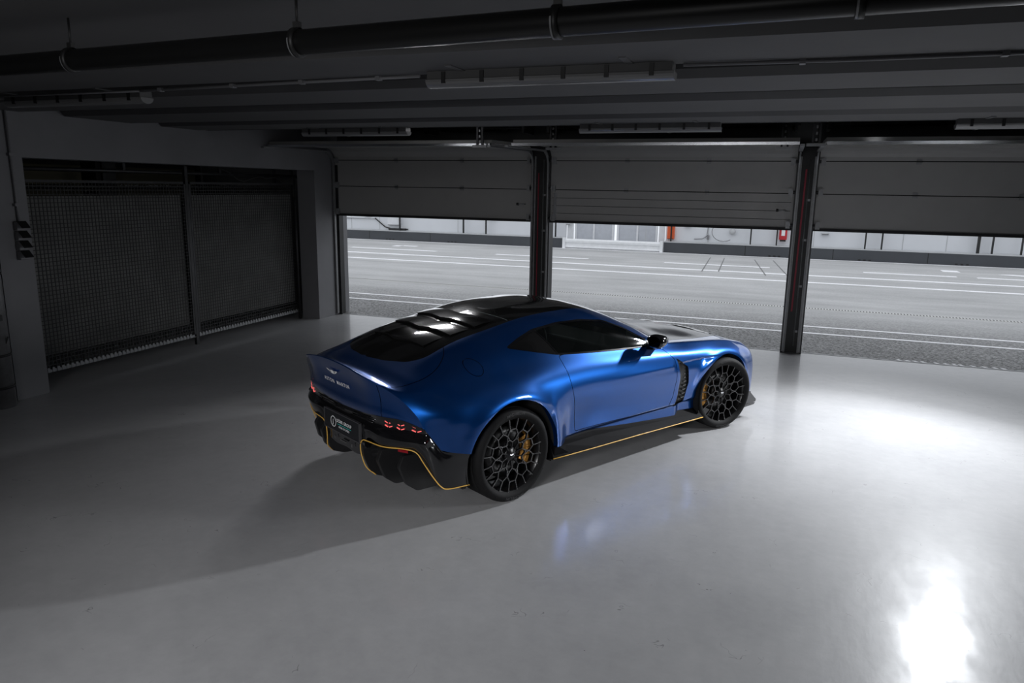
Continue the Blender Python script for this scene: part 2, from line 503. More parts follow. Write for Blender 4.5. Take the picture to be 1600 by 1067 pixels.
# ------------------------------------------------------------------ door posts
def door_post(x0, x1, label, red):
    t = empty('door_post', ((x0+x1)/2, D, 0)); tag(t, label, 'post')
    hw = (x1-x0)/2
    b = MB().m(BLK); b.box(-hw, hw, 0.02, 0.17, 0, 2.92); b.build('housing', t)
    for sx in (-1, 1):
        b = MB().m(ALU); b.box(sx*(hw-0.05)-0.011, sx*(hw-0.05)+0.011, -0.005, 0.022, 0.0, 2.75)
        b.build('guide_rail', t)
        b = MB().m(DSTEEL)
        b.box(sx*(hw-0.012)-0.012, sx*(hw-0.012)+0.012, -0.04, 0.02, 0.0, 2.7)
        b.m(mat('zinc_strip', (0.50, 0.53, 0.53), 0.4, metal=0.3))
        for k in range(62):
            z = 0.05+k*0.036
            b.bar((sx*(hw-0.030), -0.012, z), (sx*(hw-0.008), -0.022, z+0.018), 0.010)
        b.build('slotted_strip', t)
    m = mat('red_tape', (0.30, 0.015, 0.035), 0.5)
    b = MB().m(m); 
    b.bar((-0.015, 0.008, 2.58), (-0.035, 0.008, 0.60), 0.022, 0.012, (0, 1, 0)) if red else b.bar((-0.05, 0.008, 2.5), (-0.05, 0.008, 0.05), 0.014, 0.012, (0, 1, 0))
    b.build('red_safety_cord', t)
    b = MB().m(ALU); 
    for z in (0.3, 0.95, 1.6, 2.15): b.box(0.02, 0.07, 0.005, 0.02, z, z+0.03)
    b.m(mat('grey_cable', (0.18, 0.19, 0.19), 0.5)).tube([(0.03, 0.01, 0.1), (0.03, 0.01, 2.7)], 0.009, 6); b.build('cable', t)
    return t
door_post(-3.80, -3.49, 'black door post between the left and middle doors, behind the car roof', False)
door_post(0.05, 0.335, 'black door post with red cord between the middle and right doors', True)
t = empty('door_post', (-7.46, D, 0)); tag(t, 'black door jamb against the far left concrete pillar', 'post')
b = MB().m(BLK); b.box(-0.02, 0.08, 0.02, 0.17, 0, 2.9); b.build('housing', t)
b = MB().m(DSTEEL); b.box(0.06, 0.115, -0.005, 0.02, 0, 2.6); b.build('guide_rail', t)

# hangers carrying the horizontal tracks, with the torsion spring shaft above the doors
def hanger(x, y, label):
    b = MB().m(DSTEEL)
    for s in (-0.035, 0.035):
        b.box(x+s-0.012, x+s+0.012, y-0.02, y+0.02, 2.80, 3.75 if y > 8.2 else ZR+0.02)
    for k in range(6):
        b.m(ALU).box(x-0.01, x+0.01, y-0.024, y-0.018, 2.84+k*0.07, 2.87+k*0.07)
    b.m(ALU).box(x-0.10, x+0.10, y-0.03, y+0.03, 2.785, 2.815)
    tag(b.build('track_hanger'), label, 'bracket')
hanger(-3.90, 9.22, 'perforated steel hanger holding the door tracks left of the middle door')
hanger(0.22, 9.22, 'perforated steel hanger holding the door tracks above the red corded post')
hanger(-3.1, 9.9, 'short perforated steel hanger behind the bright edge of the middle door')
hanger(-0.12, 9.9, 'perforated steel hanger just left of the one above the red corded post')
for i, (x0, x1, lb) in enumerate([(-7.2, -3.8, 'dark spring shaft above the left door'), (-3.5, 0.05, 'dark spring shaft above the middle door'), (0.35, 3.9, 'dark spring shaft above the right door')]):
    b = MB().m(DSTEEL); b.tube([(x0, 10.75, 3.15), (x1, 10.75, 3.15)], 0.02, 10)
    b.m(BLK).tube([(x0+0.3, 10.75, 3.15), (x0+1.4, 10.75, 3.15)], 0.045, 12).tube([(x1-1.4, 10.75, 3.15), (x1-0.3, 10.75, 3.15)], 0.045, 12)
    b.m(DSTEEL)
    for x in (x0+0.05, (x0+x1)/2, x1-0.05): b.box(x-0.02, x+0.02, 10.73, D+0.12, 3.08, 3.22)
    tag(b.build('spring_shaft'), lb, 'spring shaft')

# ------------------------------------------------------------------ mesh gates in the left wall
MESHW = mat('mesh_wire', (0.02, 0.02, 0.02), 0.6)
SHEET = mat('grey_backing_sheet', (0.17, 0.17, 0.165), 0.8, noise=(3, 0.25, 6))
def mesh_gate(y0, y1, label, zt=2.28):
    X = -7.80
    t = empty('mesh_gate', (X, (y0+y1)/2, 0)); tag(t, label, 'mesh gate')
    h = (y1-y0)/2
    b = MB().m(DSTEEL)
    for y in (-h, h-0.03): b.box(-0.02, 0.02, y, y+0.03, 0.12, zt)
    b.box(-0.02, 0.02, -h, h, zt-0.03, zt); b.m(ALU).box(-0.02, 0.02, -h, h, 0.115, 0.15)
    b.m(ALU)
    n = int(2*h/0.06)
    for k in range(n): b.box(0.02, 0.026, -h+k*0.06, -h+k*0.06+0.03, 0.115, 0.17)
    b.build('gate_frame', t)
    b = MB().m(MESHW)
    n = int(2*h/0.046)
    for k in range(1, n): y = -h+2*h*k/n; b.box(0.004, 0.010, y-0.004, y+0.004, 0.15, zt-0.02)
    n = int((zt-0.2)/0.046)
    for k in range(1, n): z = 0.15+(zt-0.17)*k/n; b.box(0.010, 0.015, -h, h, z-0.004, z+0.004)
    b.build('wire_mesh', t)
    b = MB().m(SHEET); b.box(-0.05, -0.04, -h+0.04, h-0.04, 0.30, 2.10); b.build('backing_sheet', t)
mesh_gate(5.52, 8.04, 'near wire mesh gate in the left wall, closest to the socket stack')
mesh_gate(8.10, 10.44, 'far wire mesh gate in the left wall, next to the doors')
b = MB().m(DSTEEL); b.box(-7.82, -7.78, 8.045, 8.095, 0.0, 2.49); tag(b.build('gate_post'), 'dark steel post between the two wire mesh gates', 'post')
b = MB().m(DSTEEL); b.tube([(-7.75, 10.40, 0.0), (-7.75, 10.40, 2.4)], 0.022, 8)
tag(b.build('drop_bolt_rail'), 'dark vertical rail at the far edge of the mesh gates', 'rail')
for z, x, lb in ((2.40, -7.95, 'upper dark pipe crossing above the mesh gates'), (2.20, -8.3, 'lower dark pipe seen through the mesh gates')):
    b = MB().m(DSTEEL); b.tube([(x, 5.3, z), (x, 10.9, z)], 0.025, 8)
    for y in (5.5, 7.2, 8.9, 10.6): b.box(x-0.02, x+0.02, y-0.02, y+0.02, z, ZS-0.002)
    tag(b.build('storage_pipe'), lb, 'pipe')
# hanging unit behind the mesh
b = MB().m(BLK); b.box(-8.62, -8.36, 7.15, 7.45, 2.02, 2.62).box(-8.43, -8.33, 7.25, 7.35, 2.6, ZS-0.002)
tag(b.build('hanging_box'), 'black box hanging from the ceiling behind the near mesh gate', 'box')
b = MB().m(BLK)
b.tube([(-7.80, 8.7, 2.496), (-7.76, 8.9, 2.42), (-7.765, 9.05, 2.33), (-7.765, 9.2, 2.30), (-7.765, 9.35, 2.34), (-7.765, 9.55, 2.38), (-7.765, 9.75, 2.35), (-7.765, 9.95, 2.37), (-7.765, 10.1, 2.30)], 0.008, 6)
tag(b.build('loose_cable'), 'loose black cable drooping over the far mesh gate', 'cable')
b = MB().m(mat('storage_shelf', (0.16, 0.15, 0.10), 0.7)); b.box(-10.69, -10.2, 5.3, 10.8, 1.95, 2.5)
tag(b.build('wall_cabinet'), 'dim yellowish wall cabinet at the back of the storage room', 'cabinet')

# ------------------------------------------------------------------ fittings on the slim pillar
t = empty('socket_stack', (WX, 5.36, 1.66)); tag(t, 'stack of four grey sockets with lifted lids on the slim pillar', 'sockets')
SOCK = mat('socket_grey', (0.20, 0.20, 0.21), 0.5)
for k in range(4):
    z = 0.15-k*0.1
    b = MB().m(SOCK); b.box(0.0, 0.055, -0.05, 0.05, z-0.045, z+0.045)
    bx_ = b.build('socket', t, bevel=0.006)
    b = MB().m(BLK); b.prism([(0.055, z+0.045), (0.115, z-0.02), (0.12, z-0.012), (0.06, z+0.052)], lambda u, v, w: (u, w, v), -0.045, 0.045)
    b.build('lid', bx_)
b = MB().m(SOCK); b.tube([(0.02, 0, 0.2), (0.02, 0, 0.35), (0.02, -0.01, ZR-1.66)], 0.012, 8)
for z in (0.35, 0.85): b.box(0.0, 0.04, -0.03, 0.03, z, z+0.03)
tag(b.build('conduit', t), 'grey conduit running up from the sockets')
t = empty('ventilation_pipe', (WX+0.03, 4.93, 0)); tag(t, 'fat grey metal pipe with dark clamps standing left of the slim pillar', 'pipe')
b = MB().m(mat('galv_pipe', (0.16, 0.16, 0.165), 0.45, metal=0.3, noise=(10, 0.25, 6))); b.tube([(0, 0, 0), (0, 0, 2.5)], 0.14, 32)
b.build('pipe_body', t)
for z in (0.20, 0.53, 1.35):
    b = MB().m(RUB); b.lathe([(0.14, z), (0.147, z), (0.147, z+0.025), (0.14, z+0.025)], 32, 'Z'); b.build('clamp', t)
b = MB().m(BLK); b.bar((0.13, 0.04, 0.66), (0.145, 0.06, 0.73), 0.012); b.build('latch', t)
b = MB().m(BLK); b.box(0.12, 0.16, -0.02, 0.02, 0.9, 0.96); b.build('bolt', t)

# ------------------------------------------------------------------ ceiling fittings
TUBEM = mat('light_diffuser_off', (0.22, 0.22, 0.22), 0.2, noise=(5, 0.03, 3))
LBODY = mat('light_body', (0.10, 0.10, 0.10), 0.45)
def fixture():
    t = empty('strip_light'); 
    b = MB().m(LBODY); b.prism([(-0.055, 0), (-0.06, -0.045), (0.06, -0.045), (0.055, 0)], lambda u, v, w: (w, u, v), -0.73, 0.73); b.build('housing', t)
    b = MB().m(TUBEM); b.prism([(0.062*math.cos(a), -0.047-0.045*math.sin(a)) for a in [PI*k/10 for k in range(11)]], lambda u, v, w: (w, u, v), -0.74, 0.74); b.build('diffuser', t)
    for k in range(6):
        x = -0.62+k*0.248
        b = MB().m(BLK); b.prism([(-0.068, -0.005), (-0.068, -0.07), (-0.056, -0.07), (-0.056, -0.012), (0.056, -0.012), (0.056, -0.07), (0.068, -0.07), (0.068, -0.005)], lambda u, v, w: (w, u, v), x-0.012, x+0.012); b.build('clip', t)
    for x in (-0.5, 0.5):
        b = MB().m(LBODY); b.box(x-0.02, x+0.02, -0.26, 0.26, -0.006, 0.0); b.build('mounting_strap', t)
    return t
lights = [(-1.38, 4.22, 'near row, above the car'), (-5.40, 4.50, 'left end of near row'),
          (-5.05, 8.02, 'left one of far row'), (-1.45, 7.95, 'middle one of far row'), (2.1, 7.95, 'at the far right edge')]
base = fixture()
for i, (x, y, s) in enumerate(lights):
    o = base if i == 0 else copy_tree(base)
    o.location = (x, y, ZR)
    tag(o, 'switched-off tubular strip light under the ceiling, '+s, 'light', 'strip lights on the ceiling')
b = MB().m(SOCK); b.tube([(WX+0.05, 4.50, ZR-0.012), (-6.2, 4.50, ZR-0.012)], 0.01, 6)
b.tube([(-6.25, 4.40, ZR-0.012), (-4.6, 4.40, ZR-0.012)], 0.008, 6)
b.tube([(-4.62, 4.40, ZR-0.012), (-3.2, 4.30, ZR-0.012), (-2.2, 4.24, ZR-0.012)], 0.01, 6)
for x, y in ((-4.4, 4.38), (-3.7, 4.33), (-3.1, 4.29), (-2.5, 4.26)): b.box(x-0.015, x+0.015, y-0.02, y+0.02, ZR-0.025, ZR)
tag(b.build('ceiling_cable'), 'thin grey cable clipped under the ceiling, left of the strip light above the car', 'cable')
b = MB().m(SOCK); b.tube([(-0.6, 4.22, ZR-0.012), (0.2, 4.27, ZR-0.014), (7.7, 4.27, ZR-0.012)], 0.01, 6)
for x in (0.0, 0.9, 1.7, 2.7): b.box(x-0.015, x+0.015, 4.25, 4.30, ZR-0.025, ZR)
tag(b.build('ceiling_cable'), 'thin grey cable running right from the strip light above the car', 'cable')
t = empty('drain_pipe', (0, 2.25, 2.78)); tag(t, 'thick black pipe hung under the ceiling across the top of the room', 'pipe')
b = MB().m(mat('black_pipe', (0.006, 0.006, 0.006), 0.42)); b.tube([(-7.3, 0.44, 0), (7.7, -0.43, 0)], 0.043, 28); b.build('pipe_body', t)
for x in (-2.92, -1.72, -0.72, 0.13, 1.4):
    y = 0.44-0.87*(x+7.3)/15
    b = MB().m(BLK); b.lathe([(0.043, -0.012), (0.051, -0.012), (0.051, 0.012), (0.043, 0.012)], 28, 'X', (x, y, 0))
    b.tube([(x, y, 0.05), (x, y, 0.1685)], 0.005, 6).box(x-0.012, x+0.012, y-0.010, y+0.010, 0.045, 0.07)
    b.m(ALU).lathe([(0.0515, -0.003), (0.0525, 0.003)], 28, 'X', (x-0.008, y, 0), a0=PI*0.95, a1=PI*1.45)
    b.build('pipe_clamp', t)

# ================================================================== OUTSIDE
def lane(y, x0, x1, w, label):
    b = MB().m(WHP); b.box(x0, x1, y-w/2, y+w/2, -0.012, -0.008); tag(b.build('lane_line'), label, 'road marking', 'white painted pit lane lines')
lane(12.87, -14, 12, 0.10, 'white lane line nearest the garage threshold')
lane(13.53, -16, 14, 0.10, 'white lane line second from the garage threshold')
lane(20.3, -30, 20, 0.20, 'solid white lane line, nearer one of the far pair')
lane(22.0, -32, 22, 0.22, 'solid white lane line, farther one of the far pair')
for x0, x1, s in [(-15.2, -11.7, 'seen through the left door'), (-9.4, -6.1, 'partly behind the black post left of centre'), (-3.6, -0.4, 'seen through the middle door'), (2.2, 4.6, 'first one right of the red corded post'), (5.1, 9.0, 'at the right edge of the view')]:
    lane(23.7, x0, x1, 0.20, 'short white dash on the pit lane '+s)
b = MB().m(WHP); b.box(4.5, 4.95, 25.1, 25.6, -0.012, -0.008)
tag(b.build('painted_block'), 'short white painted block near the far barrier, right of the red corded post', 'road marking')
b = MB().m(WHP); b.prism([(5.9, 25.0), (6.3, 25.15), (7.6, 24.55), (7.6, 24.3)], lambda u, v, w: (u, v, w), -0.012, -0.008)
tag(b.build('painted_arrow'), 'worn white painted arrow near the far barrier at the right edge', 'road marking')
b = MB().m(WHP); b.box(-14.2, -13.9, 24.9, 25.3, -0.012, -0.008).box(-13.9, -13.3, 25.15, 25.4, -0.012, -0.008)
tag(b.build('painted_arrow'), 'small worn white mark beyond the left dashed line', 'road marking')
# drain channel
t = empty('drain_channel', (0, 15.7, 0)); tag(t, 'narrow slotted drain running along the pit lane', 'drain')
b = MB().m(mat('drain_concrete', (0.62, 0.62, 0.60), 0.8)); b.box(-20, 14, -0.07, 0.07, -0.02, -0.009); b.build('channel', t)
b = MB().m(BLK)
for k in range(360): b.box(-12+k*0.055, -12+k*0.055+0.024, -0.045, 0.045, -0.01, -0.006)
tag(b.build('grating_slots', t), None, None, None, 'stuff')
t = empty('hatched_marking', (2.2, D+0.2, 0)); tag(t, 'short worn white hatch marks beside the threshold on the right', 'road marking')
for x in (1.62, 1.72, 1.82, 1.92, 2.08, 2.2, 2.3, 2.38, 2.52, 2.66, 2.78, 2.88):
    b = MB().m(WHP); b.prism([(x-2.2, -0.04), (x-2.15, -0.04), (x-2.19, 0.03), (x-2.23, 0.03)], lambda u, v, w: (u, v, w), -0.012, -0.008); b.build('stroke', t)

for (x0, y0, x1, y1, lb) in ((-2.42, 26.3, -2.2, 21.6, 'leftmost of four thin dark tyre marks on the pit lane'), (-1.95, 26.3, -1.75, 21.8, 'second from left of four thin dark tyre marks on the pit lane'),
                           (-0.95, 26.2, -0.45, 21.4, 'third from left of four thin dark tyre marks on the pit lane'), (-0.35, 26.2, 0.15, 21.3, 'thin dark tyre mark on the pit lane closest to the red corded post')):
    b = MB().m(mat('tyre_mark_dark', (0.16, 0.16, 0.16), 0.8)); b.prism([(x0-0.012, y0), (x0+0.012, y0), (x1+0.018, y1), (x1-0.018, y1)], lambda u, v, w: (u, v, w), -0.0078, -0.0068)
    tag(b.build('tyre_mark'), lb, 'tyre mark')
YW = 27.6
DB = mat('barrier_dark', (0.055, 0.06, 0.068), 0.6, noise=(1, 0.1, 4))
PW = mat('white_panels', (0.68, 0.695, 0.72), 0.5, noise=(1.0, 0.03, 4))
PG = mat('panel_joint_grey', (0.48, 0.49, 0.5), 0.5)
t = barrier = empty('pit_barrier', (0, YW, 0)); tag(t, 'long low dark barrier along the far side of the pit lane', 'barrier')
for x0, x1 in ((-40, -8.15), (-4.25, 20)):
    b = MB().m(DB); b.box(x0, x1, 0.0, 0.35, -0.02, 0.36); b.m(PG).box(x0, x1, -0.002, 0.35, 0.36, 0.395)
    b.m(BLK)
    xs = [x0+k*2.9 for k in range(1, int((x1-x0)/2.9))]
    for x in xs:
        b.box(x-0.01, x+0.01, -0.004, 0.0, 0.0, 0.36)
        for q in range(3): b.box(x+0.8+q*0.16, x+0.88+q*0.16, -0.004, 0.0, 0.0, 0.05)
    b.build('barrier_segment', t)
b = MB().m(WHP); b.box(-40, 20, YW-0.25, YW-0.12, -0.012, -0.008); tag(b.build('lane_line'), 'white painted edge line right along the foot of the far barrier', 'road marking', 'white painted pit lane lines')
for i, x in enumerate((-15.4, -12.45, -11.45, -8.5, -4.02, -1.2, -0.32, 2.53, 3.04, 5.87, 6.27, 7.08)):
    b = MB().m(BLK); w = 0.045 if i not in (9,) else 0.08
    b.box(x-w/2, x+w/2, 0.10, 0.18, 0.36, 1.6); b.build('fence_post', barrier)
t = empty('panel_wall', (0, YW, 0)); tag(t, 'white panelled wall rising behind the low dark barrier', 'wall')
b = MB().m(PW)
b.box(-40, -8.15, 0.36, 0.5, -0.02, 1.5).box(-4.25, 20, 0.36, 0.5, -0.02, 1.5)
b.m(PG)
for x in (-17.9, -16.5, -12.8, -9.5, -2.7, 0.9, 3.7, 5.0, -5, 7.4, 8.9): 
    b.box(x-0.012, x+0.012, 0.352, 0.36, 0.36, 1.5)
b.build('panels', t)
# gate bay with guard rail
t = empty('service_gate', (-6.2, YW+0.5, 0)); tag(t, 'pale grey double gate set back behind the white guard rail', 'gate')
GG = mat('gate_grey', (0.50, 0.52, 0.56), 0.5)
GL = mat('gate_frame_grey', (0.72, 0.73, 0.75), 0.45)
for sx in (-1, 1):
    b = MB().m(GG); b.box(min(0.05*sx, 1.62*sx), max(0.05*sx, 1.62*sx), 0.02, 0.06, 0, 1.6)
    b.m(GL)
    for x in (0.1, 0.85, 1.58): b.box(sx*x-0.035, sx*x+0.035, -0.02, 0.02, 0, 1.6)
    b.box(min(0.1*sx, 1.58*sx), max(0.1*sx, 1.58*sx), -0.02, 0.02, 0.05, 0.12)
    b.build('gate_leaf', t)
for sx in (-1.9, 1.68):
    b = MB().m(GL); b.box(sx, sx+0.22, -0.1, 0.1, 0, 1.6); b.build('gate_post', t)
t = empty('guard_rail', (-6.2, YW-0.05, 0)); tag(t, 'low white guard rail closing the gap in the dark barrier', 'guard rail')
WR = mat('white_rail', (0.80, 0.81, 0.82), 0.4)
b = MB().m(WR); b.prism([(0, 0.0), (-0.03, 0.04), (0, 0.10), (0, 0.18), (-0.05, 0.23), (-0.05, 0.30), (0, 0.36), (0.05, 0.36), (0.05, 0)], lambda u, v, w: (w, u, v), -1.9, 1.9); b.build('rail_beam', t)
for sx in (-1.94, 1.82):
    b = MB().m(WR); b.box(sx, sx+0.11, -0.06, 0.1, -0.01, 0.40); b.build('end_post', t)
# small fittings on the far wall
def wallbox(name, x, z, w, h, m, label, cat, d=0.12):
    b = MB().m(m); b.box(x-w/2, x+w/2, YW+0.34-d, YW+0.351, z-h/2, z+h/2); b.m(BLK).box(x-w/2+0.02, x+w/2-0.02, YW+0.34-d-0.003, YW+0.34-d, z-h/2-0.0, z-h/2+0.02)
    return tag(b.build(name, bevel=0.008), label, cat)
wallbox('wall_box', -17.0, 1.02, 0.32, 0.10, PG, 'small grey box high on the white wall at far left', 'box')
wallbox('wall_box', -11.2, 1.04, 0.22, 0.12, PG, 'small grey box on the white wall just left of the black post', 'box')
wallbox('wall_box', -8.0, 0.93, 0.2, 0.12, PG, 'grey letter box shape on the wall left of the service gate', 'box', 0.2)
wallbox('wall_box', -3.45, 0.98, 0.22, 0.08, PG, 'small grey box on the wall right of the orange cabinet', 'box')
wallbox('wall_box', 1.25, 0.86, 0.25, 0.07, PG, 'small grey box on the wall right of the red corded post', 'box')
wallbox('electrical_cabinet', -15.75, 0.86, 0.6, 0.5, GL, 'pale electrical cabinet on the white wall seen through the left door', 'cabinet')
wallbox('orange_cabinet', -4.05, 0.70, 0.26, 0.46, mat('orange_box', (0.75, 0.13, 0.04), 0.5), 'orange red cabinet behind a fence post right of the service gate', 'cabinet')
t = empty('fire_box', (-0.12, YW+0.25, 0.8)); tag(t, 'red fire equipment box on the far wall left of the red corded post', 'fire box')
b = MB().m(mat('fire_red', (0.50, 0.02, 0.03), 0.5)); b.box(-0.13, 0.13, -0.06, 0.06, -0.2, 0.2); b.build('box_body', t)
b = MB().m(WR); b.box(-0.06, 0.06, -0.066, -0.06, -0.06, 0.14); tag(b.build('notice', t), 'white notice')
b = MB().m(BLK); b.box(-0.1, 0.1, -0.08, -0.06, -0.26, -0.2); b.build('handle', t)
t = empty('hose_reel', (-1.85, YW+0.25, 0.82)); tag(t, 'grey cable reel with hanging loop on the far wall', 'reel')
b = MB().m(PG); b.lathe([(0, -0.05), (0.11, -0.05), (0.11, 0.05), (0, 0.05)], 20, 'Y'); b.build('reel_drum', t)
b = MB().m(SOCK); b.tube([(-0.3+0.42*math.cos(a), -0.03, -0.02+0.34*math.sin(a)) for a in [PI*0.5+k*PI/10 for k in range(13)]], 0.013, 6); b.build('cable', t)
b = MB().m(BLK); b.tube([(-18.6, YW+0.322, 0.86), (-16.7, YW+0.322, 0.87), (-16.2, YW+0.3, 0.52), (-15.9, YW+0.3, 0.45), (-15.1, YW+0.3, 0.45)], 0.025, 6)
b.box(-16.0, -15.2, YW+0.22, YW+0.34, 0.40, 0.48)
tag(b.build('black_cable'), 'black cable dropping across the white wall to a coil, far left', 'cable')
b = MB().m(GL); b.tube([(-24, YW+0.3, 0.88), (-16.7, YW+0.3, 0.88)], 0.03, 8); b.box(-24, -16.7, YW+0.32, YW+0.36, 0.86, 0.9)
tag(b.build('wall_conduit'), 'pale conduit along the white wall at far left', 'conduit')
b = MB().m(SOCK); b.tube([(-3.2, YW+0.33, 0.50), (-2.9, YW+0.33, 0.52), (-2.75, YW+0.33, 0.62), (-2.7, YW+0.33, 1.3)], 0.012, 6).box(-2.74, -2.66, YW+0.28, YW+0.34, 0.50, 0.66)
tag(b.build('thin_cable'), 'thin grey cable and junction on the white wall left of the hose reel', 'cable')
# ================================================================== THE CAR
CAR_TH = math.radians(61.4548)
CAR_O = (-2.562, 5.219, 0.0)

def paint_material():
    m = bpy.data.materials.new('blue_metallic_paint'); m.use_nodes = True
    nt = m.node_tree; b = nt.nodes['Principled BSDF']; L = nt.links.new
    tc = nt.nodes.new('ShaderNodeTexCoord')
    n = nt.nodes.new('ShaderNodeTexNoise'); n.inputs['Scale'].default_value = 1400; n.inputs['Detail'].default_value = 2
    L(tc.outputs['Object'], n.inputs['Vector'])
    r = nt.nodes.new('ShaderNodeValToRGB')
    r.color_ramp.elements[0].position = 0.35; r.color_ramp.elements[0].color = (0.001, 0.050, 0.235, 1)
    r.color_ramp.elements[1].position = 0.65; r.color_ramp.elements[1].color = (0.002, 0.092, 0.39, 1)
    L(n.outputs['Fac'], r.inputs[0]); L(r.outputs[0], b.inputs['Base Color'])
    b.inputs['Metallic'].default_value = 0.85
    b.inputs['Roughness'].default_value = 0.31
    b.inputs['Coat Weight'].default_value = 1.0
    b.inputs['Coat Roughness'].default_value = 0.03
    return m
PAINT = paint_material()
GBLK = mat('gloss_black', (0.006, 0.006, 0.007), 0.12, coat=0.8)
ROOFM = mat('black_roof_gloss', (0.008, 0.008, 0.008), 0.10, coat=1.0)
SBLK = mat('satin_black', (0.016, 0.016, 0.017), 0.38, noise=(20, 0.1, 3))
TYRE = mat('tyre_rubber', (0.008, 0.008, 0.0085), 0.7, spec=0.2, noise=(30, 0.15, 4))
RIMM = mat('rim_black', (0.006, 0.006, 0.007), 0.28, coat=0.0)
YEL = mat('yellow_pinstripe', (0.85, 0.50, 0.10), 0.4, emit=None)
GOLD = mat('caliper_bronze', (0.50, 0.24, 0.045), 0.35, metal=0.4)
DISC = mat('brake_disc', (0.06, 0.06, 0.06), 0.35, metal=0.9, noise=(60, 0.2, 3))
BADGE = mat('badge_silver', (0.90, 0.92, 0.95), 0.5)
CHR = mat('chrome', (0.85, 0.86, 0.88), 0.12, metal=1.0)
WHT = mat('white_lettering', (0.85, 0.87, 0.88), 0.4)
GAPM = mat('panel_gap_black', (0.003, 0.003, 0.003), 0.9)
CABIN = mat('cabin_leather', (0.018, 0.018, 0.018), 0.6)

def glass_material():
    m = bpy.data.materials.new('tinted_glass'); m.use_nodes = True
    nt = m.node_tree; b = nt.nodes['Principled BSDF']
    b.inputs['Base Color'].default_value = (0.006, 0.007, 0.007, 1)
    b.inputs['Roughness'].default_value = 0.03
    tr = nt.nodes.new('ShaderNodeBsdfTransparent'); tr.inputs[0].default_value = (0.55, 0.62, 0.60, 1)
    fr = nt.nodes.new('ShaderNodeTexNoise'); fr.inputs['Scale'].default_value = 1.5
    mx = nt.nodes.new('ShaderNodeMixShader'); mx.inputs[0].default_value = 0.55
    nt.links.new(tr.outputs[0], mx.inputs[1]); nt.links.new(b.outputs[0], mx.inputs[2])
    nt.links.new(mx.outputs[0], nt.nodes['Material Output'].inputs['Surface'])
    return m
GLASS = glass_material()

# ---- surface tools -------------------------------------------------
def hermite(kn, P, t):
    """C1 interpolation through P (n,dim) at knots kn, sampled at t"""
    kn = np.asarray(kn, float); P = np.asarray(P, float); t = np.asarray(t, float)
    n = len(kn); h = np.diff(kn); d = (P[1:]-P[:-1])/h[:, None]
    m_ = np.zeros_like(P)
    m_[0] = d[0]; m_[-1] = d[-1]
    for i in range(1, n-1):
        m_[i] = (d[i-1]*h[i]+d[i]*h[i-1])/(h[i-1]+h[i])
    i = np.clip(np.searchsorted(kn, t, side='right')-1, 0, n-2)
    s = ((t-kn[i])/h[i])[:, None]; hh = h[i][:, None]
    return ((2*s**3-3*s**2+1)*P[i] + (s**3-2*s**2+s)*hh*m_[i] + (-2*s**3+3*s**2)*P[i+1] + (s**3-s**2)*hh*m_[i+1])

def net_surface(net, ku, kv, nu, nv, smooth=0):
    net = np.array(net, float)
    U = np.concatenate([np.linspace(ku[i], ku[i+1], max(2, int(round(nu*(ku[i+1]-ku[i])/(ku[-1]-ku[0]))))+1)[:-1] for i in range(len(ku)-1)]+[[ku[-1]]])
    V = np.concatenate([np.linspace(kv[i], kv[i+1], nv[i]+1)[:-1] for i in range(len(kv)-1)]+[[kv[-1]]])
    A = np.array([hermite(ku, net[:, j], U) for j in range(net.shape[1])])      # j,u,3
    G = np.array([hermite(kv, A[:, i], V) for i in range(len(U))])              # u,v,3
    for _ in range(smooth):
        H = G.copy()
        H[1:-1, 1:-1] = 0.5*G[1:-1, 1:-1] + 0.125*(G[2:, 1:-1]+G[:-2, 1:-1]+G[1:-1, 2:]+G[1:-1, :-2])
        H[1:-1, -1] = 0.5*G[1:-1, -1]+0.25*(G[2:, -1]+G[:-2, -1])
        H[1:-1, 0] = 0.5*G[1:-1, 0]+0.25*(G[2:, 0]+G[:-2, 0])
        G = H
    return G, U, V
def grid_normals(G):
    du = np.gradient(G, axis=0); dv = np.gradient(G, axis=1)
    N = np.cross(du, dv); l = np.linalg.norm(N, axis=2, keepdims=True); l[l < 1e-12] = 1
    return N/l

